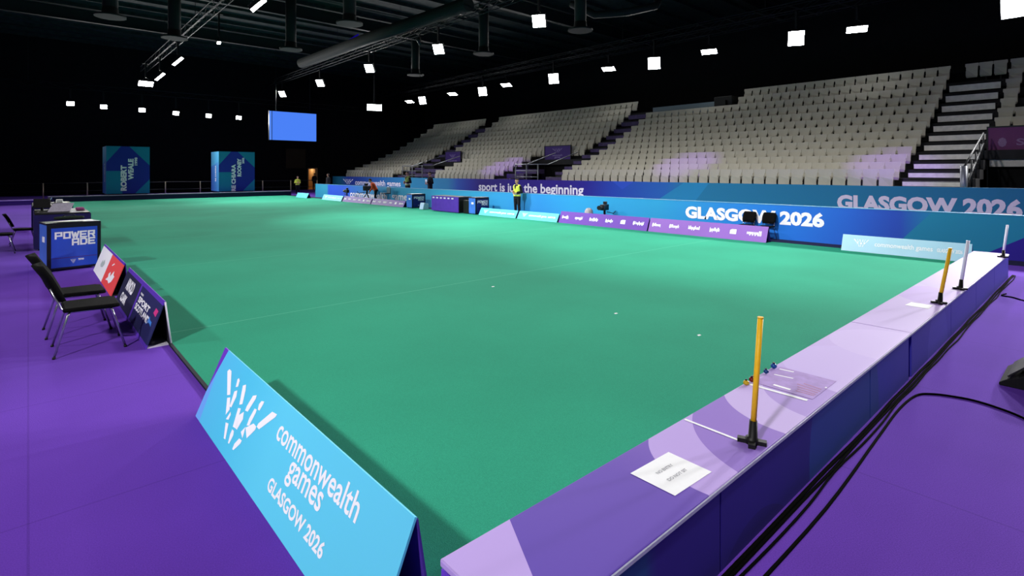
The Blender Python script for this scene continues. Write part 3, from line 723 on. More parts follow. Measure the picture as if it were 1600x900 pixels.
# ------------------------------------------------------------------ chairs
def make_chair():
    t = thing('stacking_chair', 'x', 'chair', (0, 0, 0))
    mb = MB(); mb.slab([(-.23, -.24, .455), (.2, -.25, .455), (.26, -.22, .44), (.26, .22, .44), (.2, .25, .455), (-.23, .24, .455)], (0, 0, 1), .045); mb.build('seat', FABRIC, t, bevel=.018)
    mb = MB(); n = 6; vs = []
    for i, (x, z, hw) in enumerate([(-.25, .58, .20), (-.29, .68, .235), (-.36, .84, .24), (-.42, .94, .225), (-.435, .965, .19)]):
        for j in range(n):
            s = -1 + 2 * j / (n - 1); vs.append((x + .05 * s * s, s * hw, z))
    q = len(vs); vs += [(x - .045, y_, z - .012) for x, y_, z in vs]; fs = []
    for i in range(4):
        for j in range(n - 1):
            a = i * n + j; fs.append((a, a + 1, a + n + 1, a + n)); fs.append((q + a, q + a + n, q + a + n + 1, q + a + 1))
    edge = list(range(n)) + [i * n + n - 1 for i in range(1, 5)] + [4 * n + j for j in range(n - 2, -1, -1)] + [i * n for i in range(3, 0, -1)]
    for a, b in zip(edge, edge[1:] + edge[:1]): fs.append((a, q + a, q + b, b))
    mb.add(vs, fs, True).build('backrest', FABRIC, t)
    for sx, sy in ((1, 1), (1, -1), (-1, 1), (-1, -1)):
        o = MB().tube([(.17 * sx, .2 * sy, .452), (.19 * sx, .215 * sy, .42), (.30 * sx, .27 * sy, .02)], .0115, 8).build('leg', CHROME, t)
        MB().tube([(.30 * sx, .27 * sy, .022), (.304 * sx, .272 * sy, .0)], .015, 8).build('rubber_foot', BLACKS, o)
    mb = MB()
    for sy in (1, -1): mb.tube([(.17, .2 * sy, .448), (-.19, .2 * sy, .448), (-.245, .2 * sy, .50), (-.33, .2 * sy, .72)], .011, 8)
    mb.tube([(.17, -.2, .447), (.17, .2, .447)], .01, 8); mb.tube([(-.17, -.2, .447), (-.17, .2, .447)], .01, 8)
    mb.build('frame', CHROME, t)
    return t
ch = make_chair()
spots = [((.50, 7.58, 0), 0, 1, 'black padded chair with chrome legs nearest camera beside navy sign'), ((.45, 8.5, 0), 0.03, 1, 'black padded chair just behind the nearest one beside navy sign'),
         ((-.1, 19.3, 0), .05, .86, 'black chair standing behind the draped table on the left'), ((-.52, 17.6, 0), 0, .95, 'black chair cut by the left picture edge'),
         ((15.5, Yp(1165, 15.5), .004), PI, .78, 'left one of two black chairs behind the mauve logo board'), ((15.5, Yp(1196, 15.5), .004), PI, .78, 'right one of two black chairs behind the mauve logo board')]
for i, (loc, rz, s, lab) in enumerate(spots):
    o = ch if i == 0 else copy_tree(ch)
    o.location = loc; o.rotation_euler = (0, 0, rz); o.scale = (s, s, s); o['label'] = lab

# ------------------------------------------------------------------ drinks coolers
COOLB = mat('cooler_blue', '#2b50c8', .35, var=.08, scale=4); COOLD = mat('cooler_dark_frame', '#0b0d1c', .4); COOLS = mat('cooler_side', '#3f74d4', .35, var=.15, scale=3)
COOLN = mat('cooler_navy', '#1c2170', .4)
def cooler(loc, rz, wd, dp, ht, face, lab):
    t = thing('drinks_cooler', lab, 'cooler', loc, rz)
    bb(0, wd, .02, dp, .03, ht).build('cabinet', COOLS, t, bevel=.015)
    bb(-.005, wd + .005, -.004, .02, .03, ht + .02).build('front_frame', COOLD, t, bevel=.008)
    bb(-.01, wd + .01, .02, dp + .01, ht, ht + .035).build('lid', COOLD, t, bevel=.01)
    f = bb(wd * .07, wd * .93, -.01, -.003, ht * .08, ht * .93).build('front_panel', face, t)
    vs, fs = block_text([('POWER', 0, 6.6), ('ADE', 12.0, 0)])
    fit2d(vs, fs, (wd * .13, -.011, ht * .53), (1, 0, 0), V, wd * .76, ht * .32, .002, .001).build('lettering', WHITE, f)
    emblem(f, WHITE, (wd * .42, -.011, ht * .15), (1, 0, 0), V, wd * .10, ht * .09, .002); lettering(f, 'games', WHITE, (wd * .56, -.011, ht * .19), (1, 0, 0), V, wd * .11, ht * .055, .02, .002, world=False)
    bb(wd * .08, wd * .92, -.012, -.009, ht * .275, ht * .29).build('stripe', mat('cooler_stripe', '#4a2f86', .5), f)
    bb(-.003, .001, dp * .3, dp * .6, ht * .62, ht * .74).build('side_mark', WHITE, t)
    for xx in (.06, wd - .06):
        for yy in (.08, dp - .08): MB().tube([(xx, yy, 0), (xx, yy, .035)], .025, 8).build('foot', BLACKS, t)
cooler((.27, 13.62, 0), .16, .84, .66, .90, COOLB, 'blue drinks cooler reading POWERADE beside the white and red sign')
cooler((14.72, 24.1, .02), 0, .80, .55, .70, COOLN, 'dark drinks cooler left of the purple table on the far side')
cooler((14.68, 18.75, .02), 0, .76, .5, .72, COOLN, 'dark drinks cooler right of the purple table on the far side')

# draped tables
DRP = mat('table_drape', '#4a2a9c', .8, var=.08, scale=5); NAV = mat('navy_drape', '#241c58', .85, var=.15, scale=5)
t = thing('draped_table', 'navy draped table behind the blue drinks cooler on the left', 'table', (.65, 18.5, 0))
bb(.12, 1.18, 17.5, 19.6, .86, .9).build('tabletop', BLACKS, t, world=True, bevel=.008); 
mb = MB(); mb.box(.10, 1.20, 17.48, 17.5, .04, .87); mb.box(.10, .12, 17.5, 19.6, .04, .87); mb.box(1.18, 1.2, 17.5, 19.6, .04, .87)
mb.build('drape', NAV, t, world=True)
for xx in (.2, 1.1):
    for yy in (17.6, 19.5): MB().tube([(xx, yy, 0), (xx, yy, .86)], .02, 8).build('leg', DARKST, t, world=True)
t = thing('angled_board', 'pale grey score board leaning on the navy draped table', 'board', (.62, 18.35, .9))
MB().slab([(.36, 18.0, .9), (.80, 18.0, .9), (.90, 18.25, 1.10), (.48, 18.25, 1.10)], (0, .62, -.78), -.015).build('panel', mat('board_grey', '#b9b2c4', .6, var=.1, scale=20), t, world=True)
MB().tube([(.62, 18.4, .9), (.66, 18.25, 1.08)], .01, 6).build('prop', DARKST, t, world=True)
t = thing('monitor', 'black monitor lying back on left end of navy draped table', 'monitor', (.28, 18.7, .9))
bb(.12, .40, 18.5, 18.9, .9, .92).build('base', BLACKS, t, world=True); MB().slab([(.10, 18.68, .98), (.44, 18.60, .98), (.44, 18.66, 1.22), (.10, 18.74, 1.22)], (0, 1, 0), .05).build('screen', BLACKS, t, world=True, bevel=.01); MB().tube([(.27, 18.7, .91), (.27, 18.7, 1.02)], .03, 8).build('stand', BLACKS, t, world=True)
o = bb(.95, 1.12, 18.4, 18.75, .9, .97).build('folded_cloth', mat('pink_cloth', '#a04a86', .8), None, loc=(1.03, 18.6, .9), bevel=.02); tag(o, 'folded pink cloth on the right end of the navy table', 'cloth')
t = thing('kit_bag', 'black kit bag lying on the lid of the blue drinks cooler', 'bag', (.66, 13.9, .965))
mb = MB(); mb.tube([(.38, 14.1, .998), (.42, 14.1, 1.0), (.62, 14.12, 1.005), (.82, 14.14, 1.0), (.86, 14.14, .998)], [.02, .032, .04, .032, .02], 12); mb.build('body', mat('bag_green_black', '#1a261c', .8, var=.4, scale=40), t, world=True)
mb = MB(); mb.tube([(.52, 14.1, 1.035), (.55, 14.1, 1.065), (.69, 14.11, 1.065), (.72, 14.12, 1.035)], .009, 6); mb.build('handle', BLACKS, t, world=True)
t = thing('draped_table', 'second dark table farther back on the left behind the navy one', 'table', (.5, 24, 0))
bb(.1, 1.1, 22.8, 25.4, .80, .84).build('tabletop', BLACKS, t, world=True); mb = MB(); mb.box(.1, 1.1, 22.78, 22.8, .04, .8); mb.box(.08, .1, 22.8, 25.4, .04, .8); mb.build('drape', NAV, t, world=True)
for xx in (.2, 1.0):
    for yy in (22.9, 25.3): MB().tube([(xx, yy, 0), (xx, yy, .8)], .02, 8).build('leg', DARKST, t, world=True)
o = bb(.72, .9, 24.4, 24.6, .84, .96).build('white_box', PAPER, None, loc=(.8, 24.5, .84), bevel=.02); tag(o, 'small white box on the farther dark table', 'box')
t = thing('draped_table', 'purple draped table between the two far drinks coolers', 'table', (14.95, 21, 0.02))
bb(14.58, 15.3, 19.85, 22.05, .73, .76).build('tabletop', BLACKS, t, world=True, bevel=.008)
bb(14.55, 14.575, 19.85, 22.05, .05, .75).build('front_drape', DRP, t, world=True); bb(14.575, 15.3, 19.83, 19.85, .05, .75).build('end_drape', BLACKS, t, world=True); bb(14.575, 15.3, 22.05, 22.07, .05, .75).build('end_drape', BLACKS, t, world=True)
mb = MB()
for i in range(6): MB().slab([(14.549, 21.95 - .31 * i, .64), (14.549, 21.95 - .31 * i - .16, .64), (14.549, 21.95 - .31 * i - .16, .70), (14.549, 21.95 - .31 * i, .70)], (-1, 0, 0), .002).build('logo', PALEGREY, t, world=True)
for xx in (14.65, 15.2):
    for yy in (19.95, 21.95): MB().tube([(xx, yy, .02), (xx, yy, .73)], .02, 8).build('leg', DARKST, t, world=True)
o = MB().slab([(14.6, 22.9, .02), (14.95, 22.9, .02), (14.95, 22.9, .3), (14.68, 22.9, .36)], (0, 1, 0), .35).build('plastic_crate', mat('pale_blue_crate', '#a9c6e6', .5), None, loc=(14.7, 23, .02), bevel=.02); tag(o, 'pale blue crate between the left far cooler and purple table', 'crate')
t = thing('equipment_case', 'black equipment case between purple table and right far cooler', 'case', (14.9, 19.35, .02))
bb(14.7, 15.2, 19.3, 19.7, .03, .62).build('case_body', BLACKS, t, world=True, bevel=.02); MB().tube([(14.8, 19.5, .62), (14.8, 19.5, .68), (15.1, 19.5, .68), (15.1, 19.5, .62)], .012, 6).build('handle', BLACKS, t, world=True)

# ------------------------------------------------------------------ broadcast camera, camera kit
def broadcast_camera(loc, rz, s, lab):
    t = thing('broadcast_camera', lab, 'camera', loc, rz)
    q = lambda m_: m_
    bb(-.10, .10, -.24, .22, .62, .86).build('body', BLACKS, t, bevel=.02)
    MB().tube([(0, -.24, .74), (0, -.42, .74), (0, -.5, .74)], [.07, .075, .095], 14).build('lens', BLACKS, t)
    bb(-.07, .07, .0, .12, .87, .98).build('viewfinder', BLACKS, t, bevel=.01)
    MB().tube([(0, 0, .45), (0, 0, .62)], .05, 10).build('head', DARKST, t)
    for a in (.5, 2.6, 4.7): MB().tube([(0, 0, .5), (.34 * math.cos(a), .34 * math.sin(a), 0)], .022, 8).build('leg', DARKST, t)
    MB().tube([(.08, .05, .55), (.28, .28, .48), (.34, .34, .58)], .016, 8).build('pan_handle', BLACKS, t)
    t.scale = (s, s, s)
y = Yp(944, 15.4)
broadcast_camera((15.42, y, .004), -PI / 2 + .2, .86, 'black broadcast camera on short tripod behind purple logo board')
t = thing('equipment_cover', 'grey rounded equipment cover beside the black broadcast camera', 'cover', (15.4, Yp(920, 15.4), .004))
MB().tube([(0, 0, 0), (0, 0, .3), (0, 0, .48), (0, 0, .56), (0, 0, .58)], [.17, .165, .15, .09, .02], 16).build('hood', mat('grey_cover', '#a8a4a8', .7), t); MB().tube([(0, 0, .28), (0, 0, .31)], .17, 16).build('strap', PALEGREY, t)
broadcast_camera((15.4, Yp(571, 15.3), .004), PI / 2 + .5, 1.2, 'black broadcast camera being handled by the worker in orange')
broadcast_camera((15.4, Yp(542, 15.4), .004), PI, .85, 'small black camera left of the worker in orange')
t = thing('folding_stool', 'grey folding stool right of the worker in orange', 'stool', (15.45, Yp(603, 15.45), .004))
bb(-.2, .2, -.2, .2, .62, .66).build('seat', DARKST, t); bb(.16, .2, -.2, .2, .66, 1.0).build('backrest', mat('stool_grey', '#5c7486', .6), t)
for sx in (-1, 1):
    for sy in (-1, 1): MB().tube([(.17 * sx, .17 * sy, .62), (.2 * sx, .2 * sy, 0)], .013, 6).build('leg', GREYST, t)

# ------------------------------------------------------------------ people
SKIN = mat('skin', '#c89a80', .6, var=.05); HAIRB = mat('dark_hair', '#1c140f', .8); VEST = mat('hi_vis', '#e4f45a', .6, var=.03); NAVY = mat('dark_cloth', '#16171f', .85, var=.15); ORANGE = mat('orange_cloth', '#e8582a', .75, var=.08)
SHOE = mat('shoe_black', '#0e0e10', .6); REFL = mat('reflective_tape', '#d8dcd8', .4)
def loft(mb, rings, n=16):
    """closed surface through elliptical rings (centre, half width along Y, half depth)"""
    P = [Vector(r[0]) for r in rings]; vs = []
    for i, (c, a, b) in enumerate(rings):
        d = (P[min(i + 1, len(P) - 1)] - P[max(i - 1, 0)]).normalized()
        lat = Vector((0, 1, 0)) - d * d.y
        lat = lat.normalized() if lat.length > .2 else Vector((1, 0, 0)); o_ = d.cross(lat)
        vs += [P[i] + lat * a * math.cos(2 * PI * j / n) + o_ * b * math.sin(2 * PI * j / n) for j in range(n)]
    k = len(rings); fs = [(i * n + j, i * n + (j + 1) % n, (i + 1) * n + (j + 1) % n, (i + 1) * n + j) for i in range(k - 1) for j in range(n)]
    fs += [tuple(range(n - 1, -1, -1)), tuple((k - 1) * n + j for j in range(n))]
    return mb.add(vs, fs, True)
def fused(mb, name, m, parent, voxel, smooth=6):
    """melt the overlapping volumes into one continuous skin"""
    me = bpy.data.meshes.new(name); me.from_pydata([tuple(p) for p in mb.v], [], mb.f); me.update()
    o = bpy.data.objects.new(name, me); link(o)
    bm = bmesh.new(); bm.from_mesh(me); bmesh.ops.recalc_face_normals(bm, faces=bm.faces); bm.to_mesh(me); bm.free()
    r = o.modifiers.new('remesh', 'REMESH'); r.mode = 'VOXEL'; r.voxel_size = voxel
    if smooth: q = o.modifiers.new('smooth', 'SMOOTH'); q.iterations = smooth; q.factor = .5
    dg = bpy.context.evaluated_depsgraph_get(); dg.update()
    nm = bpy.data.meshes.new_from_object(o.evaluated_get(dg)); bpy.data.objects.remove(o); bpy.data.meshes.remove(me)
    nm.name = name; nm.materials.clear(); nm.materials.append(m)
    for p in nm.polygons: p.use_smooth = True
    return link(bpy.data.objects.new(name, nm), parent)
def person(loc, rz, height, label, top=NAVY, vest=None, arms='down', lean=0.0, crouch=0.0, hair=HAIRB, legs=NAVY, hold=None):
    """faces local -X"""
    t = thing('person', label, 'person', loc, rz); s = height / 1.75
    hz = .93 - crouch
    def up(x, y, z):                    # torso leans forward about the hips
        c, si = math.cos(lean), math.sin(lean); dz = z - .93
        return Vector((x * c - dz * si, y, hz + dz * c + x * si)) * s
    TOR = [(.84, .15, .105), (.93, .168, .12), (1.06, .148, .105), (1.2, .162, .115), (1.33, .18, .115), (1.41, .165, .092), (1.455, .10, .075)]
    def torso(mb, z0, z1, g):
        loft(mb, [(up(.0, 0, z), (a + g) * s, (b + g) * s) for z, a, b in TOR if z0 <= z <= z1], 20)
    L = {}
    for sg in (1, -1):
        kx = -crouch * .6
        L[sg] = dict(hip=Vector((0, .088 * sg, hz - .02)) * s, knee=Vector((kx, .10 * sg, .49 - crouch * .3)) * s, calf=Vector((kx * .5 + .015, .105 * sg, .36)) * s, ankle=Vector((.03, .11 * sg, .09)) * s, toe=Vector((-.15, .13 * sg, .03)) * s, sho=up(0, .172 * sg, 1.385))
        if arms == 'down': e, h_ = up(.02, .235 * sg, 1.12), up(-.06, .25 * sg, .88)
        elif arms == 'bent': e, h_ = up(.04, .25 * sg, 1.12), up(-.19, .09 * sg, 1.12 + .03 * sg)
        else: e, h_ = up(-.14, .25 * sg, 1.16), up(-.38, .17 * sg, 1.02)
        L[sg].update(elb=e, wri=h_)
    def arm(mb, q, g, end=1.0):
        a, e, w_ = q['sho'], q['elb'], q['wri']; w2 = e.lerp(w_, end)
        mb.tube([a + Vector((0, 0, .03)) * s, a, a.lerp(e, .5), e, e.lerp(w2, .35), w2], [(.04 + g) * s, (.058 + g) * s, (.05 + g) * s, (.041 + g) * s, (.042 + g) * s, (.028 + g) * s], 12)
        mb.ball(e, (.042 + g) * s)
    def leg(mb, q, g):
        mb.tube([q['hip'], q['hip'].lerp(q['knee'], .45), q['knee'], q['calf'], q['ankle']], [(.088 + g) * s, (.075 + g) * s, (.055 + g) * s, (.054 + g) * s, (.04 + g) * s], 14)
        mb.ball(q['knee'], (.056 + g) * s)
    b = MB(); torso(b, 0, 2, 0)
    b.tube([up(0, 0, 1.42), up(-.005, 0, 1.50), up(-.02, 0, 1.60)], [.065 * s, .052 * s, .052 * s], 14)
    hd = up(-.02, 0, 1.64); F_ = (up(-1, 0, 0) - up(0, 0, 0)).normalized(); U_ = (up(0, 0, 1) - up(0, 0, 0)).normalized(); S_ = Vector((0, 1, 0))
    def head(c, rx, ry, rz_, mbx, keep=None):
        q = MB(); q.ball((0, 0, 0), 1, 1, 1, 20, 14)
        pts = [c - F_ * p.x * rx * s + S_ * p.y * ry * s + U_ * p.z * rz_ * s for p in q.v]
        fs = q.f if keep is None else [f for f in q.f if keep(sum((q.v[i_] for i_ in f), Vector()) / len(f))]
        return mbx.add(pts, fs, True)
    head(hd, .097, .076, .105, b); head(hd + F_ * .03 * s - U_ * .065 * s, .06, .056, .058, b)
    b.tube([hd + F_ * .09 * s + U_ * .015 * s, hd + F_ * .112 * s - U_ * .022 * s, hd + F_ * .09 * s - U_ * .032 * s], [.008 * s, .014 * s, .012 * s], 8)
    for sg in (1, -1): head(hd - F_ * .008 * s - U_ * .01 * s + S_ * .078 * sg * s, .022, .012, .033, b)
    for sg in (1, -1):
        q = L[sg]; arm(b, q, 0); leg(b, q, 0)
        loft(b, [(q['ankle'] + Vector((.05, 0, -.05)) * s, .03 * s, .03 * s), (q['ankle'] + Vector((0, 0, -.045)) * s, .036 * s, .04 * s), (q['toe'] + Vector((.05, 0, .005)) * s, .042 * s, .03 * s), (q['toe'], .036 * s, .02 * s)], 10)
        w_ = q['wri']; d = (w_ - q['elb']).normalized(); fw = d.cross(S_ * sg)
        fw = fw.normalized() if fw.length > .3 else Vector((1, 0, 0)); nn = d.cross(fw).normalized()
        pl = w_ + d * .085 * s
        for off in (-.024, -.008, .008, .024): b.tube([w_ + fw * off * .6 * s, w_ + d * .05 * s + fw * off * s, pl + fw * off * s], [.014 * s, .015 * s, .013 * s], 8)
        for off, ln in ((-.03, .07), (-.01, .082), (.011, .077), (.031, .06)):
            b.tube([pl + fw * off * s, pl + fw * off * 1.08 * s + d * ln * .5 * s + nn * .008 * s, pl + fw * off * 1.1 * s + d * ln * .9 * s + nn * .03 * s], [.0105 * s, .0095 * s, .008 * s], 8)
        b.tube([w_ + d * .02 * s - fw * .02 * s, w_ + d * .05 * s - fw * .045 * s, w_ + d * .085 * s - fw * .052 * s + nn * .012 * s], [.014 * s, .012 * s, .009 * s], 8)
    fused(b, 'body', SKIN, t, .0075, 3)
    c = MB(); torso(c, .9, 1.46, .018)
    for sg in (1, -1): arm(c, L[sg], .015, .96)
    c.tube([up(0, 0, 1.40), up(-.004, 0, 1.475)], [.10 * s, .068 * s], 16)
    fused(c, 'jacket', top, t, .014)
    c = MB(); loft(c, [(up(0, 0, z), (a + .012) * s, (bb_ + .012) * s) for z, a, bb_ in ((.80, .13, .10), (.84, .158, .108), (.93, .166, .118), (.99, .16, .112))], 18)
    for sg in (1, -1): leg(c, L[sg], .014)
    fused(c, 'trousers', legs, t, .014)
    if vest:
        c = MB(); torso(c, .9, 1.42, .03); c.tube([L[1]['sho'] + Vector((0, -.01, .01)) * s, L[-1]['sho'] + Vector((0, .01, .01)) * s], .078 * s, 14)
        v = fused(c, 'vest', vest, t, .014)
        if top is not vest:
            c = MB(); loft(c, [(up(0, 0, z), a * s, b_ * s) for z, a, b_ in ((1.0, .196, .152), (1.05, .186, .144))], 24); c.build('reflective_band', REFL, v)
            c = MB(); c.slab([up(-.150, -.055, 1.43), up(-.150, .055, 1.43), up(-.158, 0, 1.24)], tuple(F_), .006 * s); c.build('neck_opening', NAVY, v)
    for sg in (1, -1):
        q = L[sg]; c = MB()
        loft(c, [(q['ankle'] + Vector((.075, 0, -.045)) * s, .03 * s, .04 * s), (q['ankle'] + Vector((.04, 0, -.035)) * s, .046 * s, .052 * s), (q['ankle'] + Vector((-.03, 0, -.03)) * s, .05 * s, .055 * s), (q['toe'] + Vector((.05, 0, .012)) * s, .052 * s, .04 * s), (q['toe'] + Vector((-.02, 0, 0)) * s, .04 * s, .024 * s)], 14)
        c.build('shoe', SHOE, t)
    c = MB(); head(hd - F_ * .004 * s + U_ * .006 * s, .106, .086, .112, c, lambda p: p.z > .28 - .25 * p.x or (p.x > .25 and p.z > -.55)); h_ = c.build('hair', hair, t)
    for sg in (-1, 1): MB().ball(hd + F_ * .091 * s + U_ * .012 * s + S_ * .031 * s * sg, .0095 * s).build('eye', SHOE, t)
    MB().ball(hd + F_ * .085 * s - U_ * .068 * s, .008 * s, .022 * s, .005 * s).build('mouth', mat('lips', '#9a5a50', .6), t)
    if hold:
        w_ = (L[1]['wri'] + L[-1]['wri']) / 2 + F_ * .06 * s
        MB().slab([w_ + S_ * q_[0] * s + U_ * q_[1] * s for q_ in ((-.1, -.05), (.1, -.05), (.1, .2), (-.1, .2))], tuple(F_), .004).build(hold, PAPER, t)
    return t
person((15.55, Yp(808, 15.55), .004), .15, 1.62, 'person standing in yellow hi-vis vest and dark trousers by blue wall', vest=VEST, arms='bent')
person((15.5, Yp(586, 15.45), .004), -.5, 1.62, 'person in orange top bending over a black camera', top=ORANGE, vest=ORANGE, arms='reach', lean=.5, crouch=.06)
person((18.2, Yp(637, 18.2), 0), .1, 1.9, 'person in dark clothes and yellow vest behind blue board, left of two', vest=mat('dull_hi_vis', '#93ad52', .6), arms='bent')
o = person((18.2, Yp(672, 18.2), 0), -.1, 1.9, 'person in dark clothes holding white paper behind the blue board', arms='bent', hold='paper')
person((17.6, Yp(513, 17.6), 0), .2, 1.75, 'person in dark clothes at far left end of the blue wall', arms='down')
person((16.8, 45.6, 0), PI / 2, 1.62, 'person in full yellow hi-vis jacket behind the far end railing', top=VEST, vest=VEST, arms='bent', crouch=.1)
person((22.1, 55.3, 0), PI / 2, 1.72, 'person in black silhouetted in the lit far doorway', arms='down')

# ------------------------------------------------------------------ far end: cubes, screen, railing
def cube_sign(x0, x1, y0, y1, z0, z1, lines, lab):
    cx = x0; wd = x1 - x0; ht = z1 - z0
    art = printed('cube_print', 'XZ', [(x0, '#1f86a8')], [
        ([('line', (x0 + wd * .33, z1), (x0, z0 + ht * .66)), ('line', (x1, z0 + ht * .6), (x0 + wd * .52, z1)), ('line', (x0 + wd * .66, z0), (x1, z0 + ht * .3))], '#26339a'),
        ([('line', (x0, z0 + ht * .48), (x0 + wd * .33, z0 + ht * .48)), ('line', (x0 + wd * .33, z1), (x0 + wd * .33, z0))][:0] or [('line', (x0 + wd * .36, z0), (x0 + wd * .36, z1)), ('line', (x0 + wd, z0 + ht * .48), (x0, z0 + ht * .48))], '#1f86a8')])
    t = thing('display_cube', lab, 'sign', ((x0 + x1) / 2, (y0 + y1) / 2, 0))
    bb(x0, x1, y0, y0 + .05, z0, z1).build('front_panel', art, t, world=True)
    side = printed('cube_side_print', 'YZ', [(y0, '#3c8cc4'), (y1, '#3a6cc0')], [([('line', (y0, z0 + ht * .75), (y1, z0 + ht * .62)), ][:1], '#3d9ac6')])
    bb(x0, x0 + .05, y0 + .05, y1, z0, z1).build('side_panel', side, t, world=True); bb(x1 - .05, x1, y0 + .05, y1, z0, z1).build('side_panel', side, t, world=True)
    bb(x0 + .05, x1 - .05, y1 - .05, y1, z0, z1).build('back_panel', side, t, world=True); bb(x0 + .05, x1 - .05, y0 + .05, y1 - .05, z1 - .05, z1 - .005).build('top_panel', side, t, world=True)
    bb(x0 + .1, x1 - .1, y0 + .1, y1 - .1, 0, z0).build('plinth', DARKST, t, world=True)
    for body, fx, fz, ln, ht2 in lines:     # text reads upwards
        lettering(t, body, WHITE, (x0 + wd * fx, y0, z0 + ht * fz), (0, 0, 1), (-1, 0, 0), ht * ln, wd * ht2, .055, .004)
    lettering(t, lines[0][0], WHITE, (x0, y0 + (y1 - y0) * .35, z0 + ht * .25), (0, 0, 1), (0, 1, 0), ht * .4, .3, .03, .004)
cube_sign(3.89, 6.33, 45.0, 47.4, .40, 3.62, [('ROBERT', .46, .06, .54, .14), ('WEALE', .62, .29, .45, .13), ('1998', .71, .60, .17, .07)], 'left tall blue display cube with white vertical lettering at far end')
cube_sign(10.7, 13.24, 45.0, 47.3, .40, 3.42, [('RE CHIARA', .46, .0, .68, .12), ('ROONEY', .62, .37, .46, .12), ('2002', .70, .70, .15, .06)], 'right tall blue display cube with white vertical lettering at far end')
t = thing('video_screen', 'large glowing blue video screen hanging high at the far end', 'screen', (17.7, 49, 4.55))
bb(15.6, 19.8, 49.0, 49.18, 4.62, 7.22).build('cabinet', BLACKS, t, world=True); bb(15.86, 19.75, 48.99, 49.0, 4.66, 7.18).build('display', emit('screen_blue', '#4e86ff', 1.0), t, world=True); bb(15.62, 15.80, 48.99, 49.0, 4.66, 7.18).build('display_edge', emit('screen_blue_edge', '#5a90ff', 1.0), t, world=True)
for xx in (16.2, 19.2): MB().tube([(xx, 49.09, 7.22), (xx, 49.09, RZ + .02)], .02, 6).build('hanging_cable', DARKST, t, world=True)
t = thing('crowd_railing', 'thin metal crowd railing across the dark far end of the hall', 'railing', (8, 46, 0))
RAILM = mat('railing_metal', '#d0bc9c', .5, .3)
xs_ = [-1.6 + 2.35 * i for i in range(10)]
for xx in xs_: MB().tube([(xx, 48.3, 0), (xx, 48.3, 1.12)], .035, 8).build('post', RAILM, t, world=True)
mb = MB(); mb.tube([(xs_[0], 48.3, 1.1), (xs_[-1], 48.3, 1.1)], .022, 6); mb.tube([(xs_[0], 48.3, .55), (xs_[-1], 48.3, .55)], .016, 6); mb.build('rails', DARKST, t, world=True)
o = bb(19.4, 21.4, 55.85, 55.98, 2.2, 4.2).build('wall_board', mat('brown_board', '#3a2c1c', .8, var=.2), None, loc=(20.4, 55.9, 2.2)); tag(o, 'dim brown board on the far wall above the railing', 'board')

# ------------------------------------------------------------------ roof: trusses, ducts, floodlights
def truss(x, y0, y1, z, lab):
    t = thing('lighting_truss', lab, 'truss', (x, (y0 + y1) / 2, z))
    mb = MB()
    for dx in (-.2, .2):
        for dz in (.0, .4): mb.tube([(x + dx, y0, z + dz), (x + dx, y1, z + dz)], .025, 6)
    mb.build('chords', DARKST, t, world=True)
    mb = MB(); n = int((y1 - y0) / .8)
    for i in range(n):
        a = y0 + .8 * i
        for dx in (-.2, .2): mb.tube([(x + dx, a, z + (.4 if i % 2 else 0)), (x + dx, a + .8, z + (0 if i % 2 else .4))], .014, 5, caps=False)
        mb.tube([(x - .2, a, z), (x + .2, a, z)], .014, 5, caps=False)
    mb.build('bracing', DARKST, t, world=True)
    mb = MB()
    for a in range(int(y0) + 3, int(y1), 9): mb.tube([(x, a, z + .4), (x, a, RZ + .02)], .012, 5, caps=False)
    mb.build('hangers', DARKST, t, world=True)
ROW1, ROW2, ROW3, ROWL, TZ = 16.9, 28.4, 29.8, 6.9, 9.9
truss(ROWL, 4, 52, TZ, 'dark lighting truss running over the left part of the green'); truss(ROW1, 8, 52, TZ, 'dark lighting truss running above the blue boards'); truss(ROW2, -9, 54, TZ, 'dark lighting truss running above the seats'); truss(ROW3, 2, 54, TZ, 'dark lighting truss running behind the one above the seats'); truss(-8.0, -2, 44, TZ, 'dark lighting truss running above the purple floor on the left')
t = thing('lighting_truss', 'dark lighting truss crossing the hall at the far end', 'truss', (10, 53, 8.2))
mb = MB(); mb.tube([(-2, 53, 8.2), (26, 53, 8.2)], .03, 6); mb.tube([(-2, 53, 8.6), (26, 53, 8.6)], .03, 6); mb.build('chords', DARKST, t, world=True)
mb = MB()
for a in range(-2, 26): mb.tube([(a, 53, 8.2 + .4 * (a % 2)), (a + 1, 53, 8.6 - .4 * (a % 2))], .014, 5, caps=False)
mb.build('bracing', DARKST, t, world=True)
mb = MB()
for a in (0, 8, 16, 24): mb.tube([(a, 53, 8.6), (a, 53, RZ + .02)], .012, 5)
mb.build('hangers', DARKST, t, world=True)
for i, yy in enumerate((14, 24, 34, 44)):
    o = MB(); o.box(RX0 + .1, RX1 - .1, yy - .15, yy + .15, 11.5, 11.56); o.box(RX0 + .1, RX1 - .1, yy - .02, yy + .02, 11.56, 12.2); o.box(RX0 + .1, RX1 - .1, yy - .15, yy + .15, 12.2, 12.26)
    o = o.build('roof_beam', mat('roof_beam_steel', '#1c2424', .7), None, loc=(7, yy, 11.5)); tag(o, '%s dark steel roof beam from the camera crossing the hall' % ORD[i], 'beam', 'roof beams')
def drop(x, y, z, lab):
    t = thing('air_diffuser', lab, 'vent', (x, y, z))
    MB().tube([(0, 0, .45), (0, 0, RZ - z)], .3, 14).build('drop_duct', GREENISH, t); MB().tube([(0, 0, .45), (0, 0, .12), (0, 0, .08), (0, 0, 0)], [.3, .34, .62, .62], 18).build('outlet', GREENISH, t)
